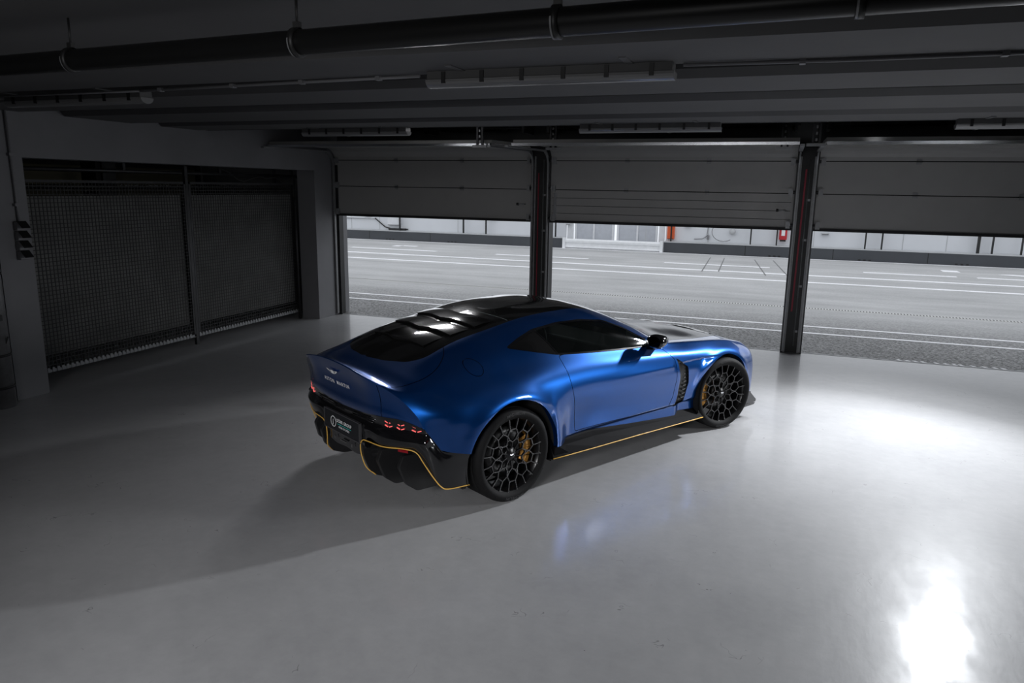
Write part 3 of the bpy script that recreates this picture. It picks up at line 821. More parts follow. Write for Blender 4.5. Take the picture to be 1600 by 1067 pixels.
class PM:
    """polygon mesh whose vertices carry x y z nx ny nz v ; can be cut along iso-lines"""
    def __init__(s, V=None, F=None):
        s.V = V if V is not None else np.zeros((0, 7)); s.F = F or []
    @staticmethod
    def from_grid(G, V, flip=False):
        N = grid_normals(G)
        if flip: N = -N
        n, m_ = G.shape[:2]
        vv = np.broadcast_to(np.asarray(V)[None, :, None], (n, m_, 1))
        A = np.concatenate([G, N, vv], axis=2).reshape(-1, 7)
        F = []
        for i in range(n-1):
            for j in range(m_-1):
                a, b_, c, d = i*m_+j, i*m_+j+1, (i+1)*m_+j+1, (i+1)*m_+j
                F.append((a, b_, c, d) if flip else (a, d, c, b_))
        return PM(A, F)
    def split(s, fn, mask=None):
        """fn(V)->values ; returns (inside f<0, outside f>=0). mask(V)->bool faces whose verts are all False go outside"""
        f = fn(s.V); f = np.where(np.abs(f) < 1e-7, 1e-7, f)
        if mask is not None:
            mk = mask(s.V)
        ins, outs = [], []
        extra = []; cache = {}; base = len(s.V)
        for F in s.F:
            fl = list(F)
            if mask is not None and not mk[fl].all():
                outs.append(F); continue
            v = f[fl]
            if (v < 0).all(): ins.append(F); continue
            if (v > 0).all(): outs.append(F); continue
            a, b_ = [], []
            n = len(fl)
            for i in range(n):
                p, q = fl[i], fl[(i+1) % n]
                (a if f[p] < 0 else b_).append(p)
                if (f[p] < 0) != (f[q] < 0):
                    key = (min(p, q), max(p, q))
                    if key not in cache:
                        t = f[p]/(f[p]-f[q])
                        cache[key] = base+len(extra)
                        extra.append(s.V[p]*(1-t)+s.V[q]*t)
                    a.append(cache[key]); b_.append(cache[key])
            if len(a) > 2: ins.append(tuple(a))
            if len(b_) > 2: outs.append(tuple(b_))
        V2 = np.vstack([s.V, np.array(extra)]) if extra else s.V
        return PM(V2, ins), PM(V2, outs)
    def compact(s):
        used = sorted({i for F in s.F for i in F})
        mp = {k: i for i, k in enumerate(used)}
        return PM(s.V[used].copy() if used else np.zeros((0, 7)), [tuple(mp[i] for i in F) for F in s.F])
    def join(s, o):
        b_ = len(s.V)
        return PM(np.vstack([s.V, o.V]), s.F+[tuple(i+b_ for i in F) for F in o.F])
    def mirror(s):
        V = s.V.copy(); V[:, 1] *= -1; V[:, 4] *= -1
        return PM(V, [tuple(F[::-1]) for F in s.F])
    def both(s):
        return s.join(s.mirror())
    def push(s, d):
        V = s.V.copy(); V[:, :3] += V[:, 3:6]*d
        return PM(V, s.F)
    def flange(s, fn, vec, sel=None, depth=None):
        """wall going from the free edges where fn(V) is True towards +vec (or to -normal*depth)"""
        ok = fn(s.V); cnt = {}
        for F in s.F:
            for i in range(len(F)):
                a, b_ = F[i], F[(i+1) % len(F)]
                k = (min(a, b_), max(a, b_)); cnt[k] = None if k in cnt else (a, b_)
        vs2, fs = [], []; mp = {}
        def vid(i, off):
            if (i, off) not in mp:
                p = s.V[i].copy()
                if off:
                    if depth is not None: p[:3] = p[:3]-p[3:6]*depth
                    else: p[:3] += vec
                mp[(i, off)] = len(vs2); vs2.append(tuple(p[:3]))
            return mp[(i, off)]
        for k, e in cnt.items():
            if e and ok[e[0]] and ok[e[1]]:
                fs.append((vid(e[1], 0), vid(e[0], 0), vid(e[0], 1), vid(e[1], 1)))
        return vs2, fs
    def build(s, name, material, parent, extra=None):
        c = s.compact()
        me = bpy.data.meshes.new(name)
        ev, ef, em = [], [], None
        if extra: ev, ef, em = extra
        nb = len(c.V)
        me.from_pydata([tuple(p) for p in c.V[:, :3]]+list(ev), [], list(c.F)+[tuple(i+nb for i in F) for F in ef])
        me.materials.append(material)
        if em: me.materials.append(em)
        nf = len(c.F)
        me.polygons.foreach_set('use_smooth', [i < nf for i in range(nf+len(ef))])
        me.polygons.foreach_set('material_index', [0 if i < nf or not em else 1 for i in range(nf+len(ef))])
        me.update()
        nn = c.V[:, 3:6]/np.maximum(np.linalg.norm(c.V[:, 3:6], axis=1, keepdims=True), 1e-9)
        if not ef:
            me.normals_split_custom_set_from_vertices([tuple(x) for x in nn])
        else:
            L_ = []
            for p in me.polygons:
                for li in p.loop_indices:
                    vi = me.loops[li].vertex_index
                    L_.append(tuple(nn[vi]) if vi < nb and p.index < nf else tuple(p.normal))
            me.normals_split_custom_set(L_)
        o = bpy.data.objects.new(name, me); COL.objects.link(o)
        o.parent = parent
        return o

def sd_poly(P, poly):
    """signed distance of points P (n,2) to a closed polygon, negative inside"""
    poly = np.asarray(poly, float); n = len(poly)
    d = np.full(len(P), 1e9); inside = np.zeros(len(P), bool)
    for i in range(n):
        a, b_ = poly[i], poly[(i+1) % n]
        e = b_-a; w = P-a
        t = np.clip((w@e)/(e@e), 0, 1)[:, None]
        d = np.minimum(d, ((w-t*e)**2).sum(1))
        c = ((a[1] <= P[:, 1]) & (b_[1] > P[:, 1])) | ((b_[1] <= P[:, 1]) & (a[1] > P[:, 1]))
        with np.errstate(divide='ignore', invalid='ignore'):
            xi = a[0]+(P[:, 1]-a[1])/(b_[1]-a[1]+1e-30)*(b_[0]-a[0])
        inside ^= c & (P[:, 0] < xi)
    return np.where(inside, -np.sqrt(d), np.sqrt(d))
def rounded(poly, r=0.03, n=4):
    poly = [Vector((p[0], p[1], 0)) for p in poly]; out = []
    for i, p in enumerate(poly):
        a = poly[i-1]; c = poly[(i+1) % len(poly)]
        ra = min(r, (a-p).length*0.45, (c-p).length*0.45)
        s_ = p+(a-p).normalized()*ra; e = p+(c-p).normalized()*ra
        for k in range(n+1):
            t = k/n; q = s_*(1-t)**2+p*2*t*(1-t)+e*t*t
            out.append((q.x, q.y))
    return out
XZ = lambda V: V[:, [0, 2]]
XW = lambda V: np.stack([V[:, 0], -V[:, 1]], 1)

# ---- control net: rows run tail to nose, columns sill to centre line; (x, half width, z)
NET = [
 [(-.61,.885,.52),(-.66,.86,.60),(-.71,.83,.68),(-.745,.79,.77),(-.80,.71,.86),(-.878,.535,.95),(-.93,.42,.993),(-.945,.21,1.025),(-.95,0,1.035)],
 [(-.55,.915,.50),(-.58,.90,.60),(-.62,.88,.70),(-.66,.85,.78),(-.71,.765,.862),(-.80,.615,.925),(-.84,.45,.955),(-.855,.225,.978),(-.86,0,.985)],
 [(-.46,.935,.48),(-.48,.935,.60),(-.50,.93,.71),(-.53,.89,.81),(-.57,.80,.89),(-.64,.655,.955),(-.67,.48,.995),(-.69,.24,1.02),(-.69,0,1.025)],
 [(-.33,.95,.45),(-.33,.955,.60),(-.34,.955,.72),(-.36,.905,.84),(-.38,.81,.925),(-.42,.66,1.01),(-.44,.475,1.075),(-.45,.24,1.105),(-.45,0,1.11)],
 [(-.15,.955,.40),(-.15,.96,.58),(-.15,.965,.72),(-.15,.91,.865),(-.15,.805,.965),(-.17,.64,1.08),(-.18,.455,1.155),(-.18,.235,1.185),(-.18,0,1.19)],
 [(.15,.95,.36),(.15,.955,.55),(.15,.96,.72),(.15,.915,.875),(.15,.80,.985),(.15,.63,1.125),(.15,.46,1.215),(.15,.235,1.248),(.15,0,1.255)],
 [(.45,.925,.33),(.45,.925,.52),(.45,.94,.71),(.45,.905,.87),(.45,.81,.995),(.45,.635,1.17),(.45,.465,1.265),(.45,.235,1.297),(.45,0,1.303)],
 [(.80,.895,.335),(.80,.90,.50),(.80,.922,.70),(.80,.895,.86),(.80,.815,.985),(.80,.645,1.20),(.80,.475,1.285),(.80,.24,1.318),(.80,0,1.325)],
 [(1.15,.89,.315),(1.15,.895,.48),(1.15,.917,.69),(1.15,.89,.85),(1.15,.81,.965),(1.15,.65,1.19),(1.15,.475,1.275),(1.15,.24,1.308),(1.15,0,1.315)],
 [(1.4,.892,.29),(1.4,.897,.48),(1.4,.917,.685),(1.4,.888,.84),(1.4,.805,.95),(1.42,.66,1.13),(1.40,.50,1.205),(1.39,.25,1.25),(1.38,0,1.262)],
 [(1.65,.897,.272),(1.65,.90,.48),(1.65,.918,.68),(1.65,.885,.83),(1.65,.80,.932),(1.65,.715,1.025),(1.66,.585,1.09),(1.68,.31,1.14),(1.70,0,1.155)],
 [(1.93,.902,.25),(1.93,.905,.48),(1.93,.922,.67),(1.93,.885,.82),(1.93,.80,.902),(1.92,.74,.93),(1.95,.62,.955),(2.02,.33,.99),(2.05,0,1.005)],
 [(2.15,.91,.235),(2.15,.915,.48),(2.15,.93,.67),(2.15,.89,.81),(2.15,.80,.88),(2.15,.70,.905),(2.18,.55,.915),(2.23,.28,.945),(2.25,0,.957)],
 [(2.45,.92,.22),(2.45,.93,.48),(2.45,.945,.66),(2.45,.90,.79),(2.45,.81,.862),(2.45,.71,.875),(2.45,.54,.88),(2.47,.28,.922),(2.48,0,.932)],
 [(2.75,.93,.22),(2.75,.94,.48),(2.75,.95,.65),(2.75,.905,.77),(2.75,.815,.838),(2.75,.71,.85),(2.75,.54,.865),(2.76,.28,.895),(2.77,0,.905)],
 [(3.05,.925,.22),(3.05,.935,.46),(3.05,.94,.62),(3.05,.895,.73),(3.05,.80,.795),(3.05,.69,.81),(3.06,.52,.826),(3.07,.27,.846),(3.08,0,.855)],
 [(3.26,.895,.22),(3.27,.90,.42),(3.27,.895,.57),(3.29,.845,.675),(3.31,.75,.728),(3.32,.64,.745),(3.33,.47,.755),(3.35,.24,.770),(3.36,0,.776)],
 [(3.40,.78,.22),(3.42,.775,.38),(3.43,.76,.50),(3.45,.70,.59),(3.48,.60,.63),(3.52,.50,.648),(3.55,.36,.66),(3.58,.18,.668),(3.59,0,.67)],
 [(3.44,.71,.20),(3.47,.70,.30),(3.49,.68,.38),(3.53,.60,.44),(3.56,.50,.46),(3.59,.40,.465),(3.61,.28,.47),(3.62,.14,.47),(3.625,0,.47)],
]
NET = [[(p[0], -p[1], p[2]) for p in r] for r in NET]
KU = [-.90,-.80,-.62,-.42,-.16,.15,.45,.80,1.15,1.40,1.66,1.96,2.18,2.46,2.755,3.06,3.29,3.49,3.62]
KV = [0, 1, 1.8, 2.7, 3.5, 5, 6, 7.1, 8.3]
G, U_, V_ = net_surface(NET, KU, KV, 300, [20, 14, 16, 14, 22, 12, 8, 8], smooth=3)
VI = dict(belt=3.5, rail=5, edge=6)

def ss(a, b_, x):
    t = np.clip((x-a)/(b_-a), 0, 1); return t*t*(3-2*t)
# local shaping of the flanks
X = G[..., 0]; Z = G[..., 2]; VV = np.broadcast_to(V_[None, :], X.shape)
side = 1-ss(2.9, 3.5, VV)
rr_ = np.hypot(X-0, Z-.355); rf_ = np.hypot(X-2.704, Z-.352)
out = .020*np.exp(-((rr_-.44)/.07)**2) + .014*np.exp(-((rf_-.42)/.05)**2)*ss(.40, .55, Z)
# haunch ridge in front of the rear wheel and waist behind the front wheel
out -= .008*np.exp(-((X-.80)/.25)**2)*np.exp(-((Z-.45)/.20)**2)
# recessed flat panel behind the front wheel, under a crisp crease
rec = ss(2.0, 2.1, X)*(1-ss(2.34, 2.62, X))*(1-ss(.742, .754, Z))
out -= .030*rec
# tuck-under below the door
out += .024*(1-ss(.47, .63, X))*ss(.35, .42, X)*(1-ss(.45, .82, Z))
out -= .018*(1-ss(.345, .375, Z))*ss(.45, .6, X)*(1-ss(2.5, 2.7, X))
# soft crease under the shoulder line of the door
out += .006*np.exp(-((Z-.74)/.03)**2)*ss(.9, 1.9, X)*(1-ss(1.9, 1.95, X))
G[..., 1] -= out*side
body = PM.from_grid(G, V_)
# make sure normals point outward
if body.V[np.argmax(-body.V[:, 1]), 4] > 0:
    body.V[:, 3:6] *= -1; body.F = [F[::-1] for F in body.F]

car = empty('sports_car', CAR_O, CAR_TH)
tag(car, 'metallic blue sports coupe with black roof, louvres and yellow pinstripes, parked on the grey floor', 'car')

low = lambda V: V[:, 6] < 3.3
_, body = body.split(lambda V: np.hypot(V[:, 0], V[:, 2]-.355)-.425, low)
_, body = body.split(lambda V: np.hypot(V[:, 0]-2.704, V[:, 2]-.352)-.392, low)

def cut_panel(pm, fn, mask, w=.0028):
    """-> panel, rest ; the seam goes to the gap mesh, sunk inwards"""
    ins, rest = pm.split(lambda V: fn(V)-w, mask)
    panel, band = ins.split(lambda V: fn(V)+w)
    return panel.compact(), rest.compact(), band.compact().push(-.007)

# black roof + rear window + windscreen outline seen from above
ROOF = rounded([(-.685, -.01), (-.655, .24), (-.57, .42), (-.46, .478), (-.2, .462), (.15, .465), (.6, .472), (1.15, .478), (1.37, .50), (1.395, .3), (1.40, -.01)], .05)
up_ = lambda V: V[:, 6] > 5.0
roofall, body = body.split(lambda V: sd_poly(XW(V), ROOF), lambda V: (V[:, 6] > 5.0) & (V[:, 2] > .9))
rear_glass, roof = roofall.split(lambda V: V[:, 0]-(.30+.04*(V[:, 1]/.45)**2))
rband, roof = roof.split(lambda V: V[:, 0]-(.306+.04*(V[:, 1]/.45)**2))
WIND = rounded([(1.44, -.01), (1.43, .3), (1.41, .50), (1.60, .615), (1.86, .70), (1.93, .66), (2.0, .45), (2.08, .2), (2.10, -.01)], .03)
wind, body = body.split(lambda V: sd_poly(XW(V), WIND), lambda V: (V[:, 6] > 4.6) & (V[:, 0] > 1.2))
HOODP = [(2.12, -.01), (2.10, .2), (2.03, .46), (2.0, .68), (2.2, .675), (2.7, .645), (3.0, .60), (3.18, .50), (3.24, .3), (3.26, -.01)]
hood, body, hood_gap = cut_panel(body, lambda V: sd_poly(XW(V), HOODP), lambda V: (V[:, 6] > 4.4) & (V[:, 0] > 1.9))
# side windows
DLO = rounded([(.135, 1.095), (.30, 1.150), (.46, 1.194), (.72, 1.222), (.98, 1.222), (1.24, 1.190), (1.46, 1.112), (1.70, .985), (1.74, .925), (1.50, .935), (1.05, .966), (.56, 1.008)], .035)
sidem = lambda V: (V[:, 6] > 2.9) & (V[:, 6] < 5.4)
dlo, body = body.split(lambda V: sd_poly(XZ(V), DLO), sidem)
trim_, glass_ = dlo.split(lambda V: -sd_poly(XZ(V), DLO)-.013)
quarter, door_glass = glass_.split(lambda V: V[:, 0]-(.465+(1.20-V[:, 2])*.55))
qb, door_glass = door_glass.split(lambda V: V[:, 0]-(.474+(1.20-V[:, 2])*.55))
# door
DOOR = rounded([(.565, 1.00), (.60, .80), (.655, .60), (.685, .385), (1.2, .375), (1.88, .348), (1.945, .45), (1.965, .62), (1.945, .79), (1.80, .935), (1.72, .99), (1.2, 1.05)], .02)
door, body, door_gap = cut_panel(body, lambda V: sd_poly(XZ(V), DOOR), lambda V: V[:, 6] < 4.9)
# side vent
VENT = rounded([(1.968, .80), (2.155, .695), (2.19, .53), (2.135, .355), (1.965, .34), (2.01, .45), (2.02, .60)], .012)
vent, body = body.split(lambda V: sd_poly(XZ(V), VENT), lambda V: V[:, 6] < 3.2)
# fuel cap
capc = (-.20, 1.0)
CAPF = lambda V: np.hypot((V[:, 0]+.215), (V[:, 2]-1.012)*1.25)-.064
mk = lambda V: (V[:, 6] > 2.5) & (V[:, 6] < 5.0) & (V[:, 0] < .1)
fcap, body, cap_gap = cut_panel(body, CAPF, mk, .0022)
# boot lid
LID = [(-1.2, -.01), (-1.2, .60), (-.84, .60), (-.70, .62), (-.55, .585), (-.45, .50), (-.50, .44), (-.70, .3), (-.72, -.01)]
LIDP = rounded([(-1.2, -.3), (-1.2, .545), (-.865, .55), (-.74, .625), (-.60, .655), (-.46, .63), (-.34, .55), (-.27, .44), (-.27, -.3)], .06, 6)
lid, body, lid_gap = cut_panel(body, lambda V: sd_poly(XW(V), LIDP), lambda V: (V[:, 6] > 3.6) & (V[:, 0] < 0))

arch = lambda V: (V[:, 6] < 3.2) & ((np.abs(np.hypot(V[:, 0], V[:, 2]-.355)-.425) < .003) | (np.abs(np.hypot(V[:, 0]-2.704, V[:, 2]-.352)-.392) < .003))
bb = body.both()
fl1 = body.compact()
ev, ef = fl1.flange(arch, np.array([0, .045, 0]))
ev2 = [(x, -y, z) for x, y, z in ev]; ef2 = [F[::-1] for F in ef]
bo = bb.build('body_shell', PAINT, car, (ev+ev2, ef+[tuple(i+len(ev) for i in F) for F in ef2], None))
tag(roof.both().build('roof_panel', ROOFM, car), 'gloss black roof panel')
rg = tag(rear_glass.both().build('rear_window', ROOFM, car), 'black rear window')
wd = tag(wind.both().build('windscreen', GLASS, car), 'tinted windscreen')
HOODM = mat('bonnet_black', (0.010, 0.011, 0.016), 0.2, coat=0.1, spec=0.25)
rband.both().push(-.006).build('roof_joint', GAPM, rg)
hd = tag(hood.both().build('bonnet', HOODM, car), 'dark glossy bonnet')
hood_gap.both().build('panel_gap', GAPM, hd)
bl_ = lid.both().build('boot_lid', PAINT, car); lid_gap.both().build('panel_gap', GAPM, bl_)
for sgn in (0, 1):
    f = (lambda p: p) if sgn == 0 else (lambda p: p.mirror())
    d_ = f(door).build('door', PAINT, car); f(door_gap).build('panel_gap', GAPM, d_)
    c_ = f(fcap).build('fuel_flap', PAINT, car); f(cap_gap).build('panel_gap', GAPM, c_)
    f(door_glass.push(-.004)).build('side_window', GLASS, d_)
    t_ = f(trim_.join(qb)).build('window_trim', GBLK, d_)
    f(quarter.push(-.003)).build('quarter_window', ROOFM, car)
    # side vent: sunken black with slats
    vp = f(vent.compact())
    V2 = vp.V.copy(); V2[:, 1] += .022*(1 if sgn == 0 else -1); vs_ = PM(V2, vp.F)
    e_, ef_ = vp.flange(lambda V: np.ones(len(V), bool), np.array([0, .022 if sgn == 0 else -.022, 0]))
    vo = vs_.build('side_vent', SBLK, car, (e_, ef_, GBLK))
    s_ = -1 if sgn == 0 else 1
    for k in range(8):
        b = MB().m(GBLK)
        z = .40+k*.037; x0 = 2.10+.03*math.sin((z-.4)*7)
        b.box(x0, x0+.045, min(s_*.858, s_*.880), max(s_*.858, s_*.872), z, z+.010)
        b.build('vent_slat', vo)

# ---- tail: blue fascia between lip and black panel
top = [(-.95,0,1.035),(-.945,.21,1.025),(-.93,.42,.993),(-.878,.535,.95),(-.80,.71,.86),(-.745,.79,.77),(-.71,.83,.68)]
botm = [(-.87,0,.685),(-.865,.21,.69),(-.855,.40,.70),(-.843,.52,.713),(-.80,.66,.716),(-.76,.745,.706),(-.712,.829,.676)]
def lerp(a, b_, t): return tuple(a[i]*(1-t)+b_[i]*t for i in range(3))
rows = []
for t, dx, dz in ((0, 0, 0), (.06, .004, 0), (.35, .022, 0), (.7, .012, 0), (.92, -.004, 0), (1, 0, 0)):
    rows.append([(lambda p: (p[0]+dx*max(0, 1-(p[1]/.8)**2), -p[1], p[2]))(lerp(a, c, t)) for a, c in zip(top, botm)])
rows = np.array(rows).transpose(1, 0, 2)     # lateral first
Gf, Uf, Vf = net_surface(rows, [0, .21, .42, .57, .76, .88, 1.0], [0, .06, .35, .7, .92, 1], 60, [2, 6, 7, 5, 3])
fas = PM.from_grid(Gf, Vf)
def orient(pm, ref):
    k = len(pm.V)//2
    if (pm.V[k, 3:6]@np.array(ref)) < 0:
        pm.V[:, 3:6] *= -1; pm.F = [F[::-1] for F in pm.F]
    return pm
fas = orient(fas, (-1, -.1, 0))
midf, sidef, mid_gap = cut_panel(fas, lambda V: -V[:, 1]-.515, lambda V: V[:, 0] < 9, .0028)
tf = midf.both().build('tail_fascia', PAINT, car)
k_ = sidef.build('tail_corner', PAINT, car); mid_gap.build('panel_gap', GAPM, k_)
k_ = sidef.mirror().build('tail_corner', PAINT, car); mid_gap.mirror().build('panel_gap', GAPM, k_)

# spoiler lip bead
b = MB().m(PAINT)
pts = [(p[0]-.002, -p[1], p[2]) for p in top[:4][::-1]]+[(p[0]-.002, p[1], p[2]) for p in top[1:4]]
pp = hermite(np.arange(len(pts)), np.array(pts), np.linspace(0, len(pts)-1, 50))
b.tube([tuple(p) for p in pp], .006, 8); b.build('spoiler_lip', car)

# ---- lettering helper on the tail
def fas_point(y, z):
    """x of the fascia at lateral y and height z"""
    t = (1.03-z)/.345
    x = -.95+.08*t+.016*math.sin(PI*min(max(t, 0), 1))
    return x + .10*y*y
def place_text(txt, size, yc, zc, m, parent, name, surf, bold=0.0, space=1.0, depth=.003, flip=1):
    v, f = text_polys(txt, size, bold, space)
    b = MB().m(m)
    # reading from behind the car: text x runs towards -y
    P = [(surf(yc-flip*a, zc+c)-depth, yc-flip*a, zc+c) for a, c in v]
    b.add(P, f)
    return b.build(name, parent, recalc=False)
place_text('ASTON', .040, .148, .838, BADGE, tf, 'lettering', fas_point, .0008, 1.35)
place_text('MARTIN', .040, -.062, .838, BADGE, tf, 'lettering', fas_point, .0008, 1.35)
# winged badge
b = MB().m(BADGE)
wing = [(0, .012), (.022, .014), (.03, .004), (.10, .020), (.102, .012), (.088, .004), (.07, -.006), (.045, -.016), (.02, -.022), (0, -.023)]
wpoly = [(-a, c) for a, c in wing[::-1]]+wing[1:]
zc = .935
BY = .045
n0 = len(b.v)
for s_ in (1, -1):
    half = [(s_*a, c) for a, c in wing]
    v = [(fas_point(BY+.8*a, zc+c)-.006, BY+.8*a, zc+.8*c) for a, c in half]
    b.add(v, [tuple(range(len(v)))])
b.m(GBLK)
for s_ in (1, -1):
    v = [(fas_point(a, zc+c)-.0072, BY+.8*s_*a, zc+.8*c) for a, c in [(.026, -.004), (.075, .006), (.045, -.009), (.026, -.014)]]
    b.add(v, [(0, 1, 2, 3)])
b.build('winged_badge', tf, recalc=False)

# ---- black rear bumper, column by column (x, half width, z) top to bottom
BC = [
 [(-.87,0,.685),(-.857,0,.655),(-.855,0,.62),(-.868,0,.59),(-.865,0,.48),(-.85,0,.35)],
 [(-.865,.20,.69),(-.852,.20,.66),(-.85,.20,.625),(-.863,.20,.595),(-.86,.20,.48),(-.85,.20,.35)],
 [(-.864,.25,.691),(-.851,.25,.66),(-.848,.25,.626),(-.862,.25,.597),(-.862,.25,.49),(-.852,.25,.37)],
 [(-.86,.32,.696),(-.848,.32,.665),(-.845,.32,.63),(-.862,.32,.60),(-.868,.32,.555),(-.868,.32,.49)],
 [(-.845,.52,.713),(-.835,.52,.68),(-.83,.52,.64),(-.85,.52,.605),(-.86,.53,.56),(-.845,.53,.499)],
 [(-.785,.70,.716),(-.775,.70,.68),(-.77,.70,.645),(-.79,.71,.605),(-.80,.72,.57),(-.78,.715,.518)],
 [(-.735,.79,.69),(-.72,.795,.66),(-.715,.80,.63),(-.735,.81,.60),(-.745,.81,.56),(-.735,.785,.500)],
 [(-.712,.829,.676),(-.70,.835,.655),(-.695,.845,.625),(-.71,.86,.59),(-.69,.875,.48),(-.665,.87,.345)],
 [(-.66,.858,.60),(-.65,.865,.57),(-.645,.875,.54),(-.64,.885,.50),(-.625,.90,.40),(-.60,.895,.25)],
 [(-.61,.885,.52),(-.60,.89,.50),(-.595,.90,.47),(-.59,.905,.44),(-.575,.91,.36),(-.55,.905,.235)],
 [(-.52,.917,.492),(-.51,.92,.475),(-.51,.92,.45),(-.50,.92,.42),(-.49,.92,.34),(-.48,.912,.225)],
 [(-.40,.94,.46),(-.40,.935,.44),(-.40,.93,.42),(-.40,.93,.40),(-.395,.925,.33),(-.39,.915,.222)],
]
BC = [[(p[0], -p[1], p[2]) for p in r] for r in BC]
Gb, Ub, Vb = net_surface(BC, [0,.20,.25,.32,.52,.72,.82,.90,.98,1.05,1.15,1.27], [0,.1,.22,.34,.7,1.1], 110, [3,4,4,8,10])
bump = orient(PM.from_grid(Gb, Vb), (-1, -.3, 0))
_, bump = bump.split(lambda V: np.hypot(V[:, 0], V[:, 2]-.355)-.415)
ev, ef = bump.compact().flange(lambda V: (V[:, 6] > 1.09), np.array([.05, 0, 0.0]))
ev2 = [(x, -y, z) for x, y, z in ev]; ef2 = [F[::-1] for F in ef]
rb = tag(bump.both().build('rear_bumper', GBLK, car, (ev+ev2, ef+[tuple(i+len(ev) for i in F) for F in ef2], None)), 'gloss black rear bumper')
# louvre slats above the plate
def bump_x(y):
    ys = [0, .25, .32, .52, .70, .79, .83]; xs = [-.855, -.849, -.845, -.83, -.77, -.715, -.69]
    return float(np.interp(abs(y), ys, xs))
for s_ in (-1, 1):
    for k in range(3):
        b = MB().m(mat('dark_chrome', (0.25, 0.25, 0.26), 0.2, metal=1.0))
        z = .632+k*.016
        b.tube([(bump_x(y)-.008, s_*y, z+.02*y) for y in (.10+.03*k, .2, .3, .40+.02*k)], .0028, 6)
        b.build('rear_slat', rb)
# tail lights: three pairs of small blades each side
REDE = mat('tail_light_red', (0.9, 0.10, 0.10), 0.3, emit=(1.0, 0.16, 0.15), estr=0.8)
for s_ in (-1, 1):
    tl = MB().m(mat('tail_light_housing', (0.03, 0.004, 0.005), 0.1, coat=1.0))
    tl.grid([[(bump_x(y)-.002, s_*y, z) for z in (.635, .66, .69)] for y in (.5, .56, .62, .68, .74, .79, .82)])
    to = tl.build('tail_light', car)
    for yc_ in (.565, .665, .775):
        b = MB().m(REDE)
        for k in range(2):
            z = .652+k*.028; 
            for q in (-1, 1):
                y0_ = yc_+q*.006; y1_ = yc_+q*.030
                b.bar((bump_x(y0_)-.008, s_*y0_, z-.004), (bump_x(y1_)-.008, s_*y1_, z+.006), .005, .006)
        b.build('light_blade', to)
b = MB().m(GBLK)
# number plate
pl = MB().m(mat('plate_black', (0.008, 0.009, 0.012), 0.3)); pl.box(-.885, -.868, -.262, .262, .462, .602)
PX = -.8885
pl2 = pl.build('number_plate', car, bevel=.003)
b = MB().m(mat('plate_frame', (0.06, 0.06, 0.065), 0.3)); 
for (y0, y1, z0, z1) in ((-.27, .27, .454, .462), (-.27, .27, .602, .608), (-.27, -.262, .454, .608), (.262, .27, .454, .608)): b.box(-.888, -.868, y0, y1, z0, z1)
b.build('plate_frame', pl2)
flat = lambda y, z: PX+.002
place_text('DÖRR GROUP', .034, -.045, .537, WHT, pl2, 'plate_lettering', flat, .0008, 1.05)
place_text('HOME OF SPEED', .021, -.045, .497, WHT, pl2, 'plate_lettering', flat, .0005, 1.05)
b = MB().m(mat('teal_line', (0.06, 0.55, 0.50), 0.4)); b.box(-.8895, -.886, -.145, .055, .521, .5245); b.build('plate_stripe', pl2)
b = MB().m(WHT); b.lathe([(.036, 0), (.043, 0), (.043, .001), (.036, .001)], 28, 'X', (-.8895, .118, .528), closed=True)
b.build('plate_emblem_ring', pl2, recalc=False)
place_text('J', .05, .120, .511, WHT, pl2, 'plate_emblem', flat, .001)
b = MB().m(mat('silver_dot', (0.5, 0.5, 0.5), 0.3, metal=1))
b.box(-.875, -.864, -.04, .04, .395, .402); b.build('tow_cover', rb)
for y in (-.13, .13):
    b = MB().m(MATS['silver_dot']); b.box(-.875, -.864, y-.006, y+.006, .385, .41); b.build('plate_sensor', rb)

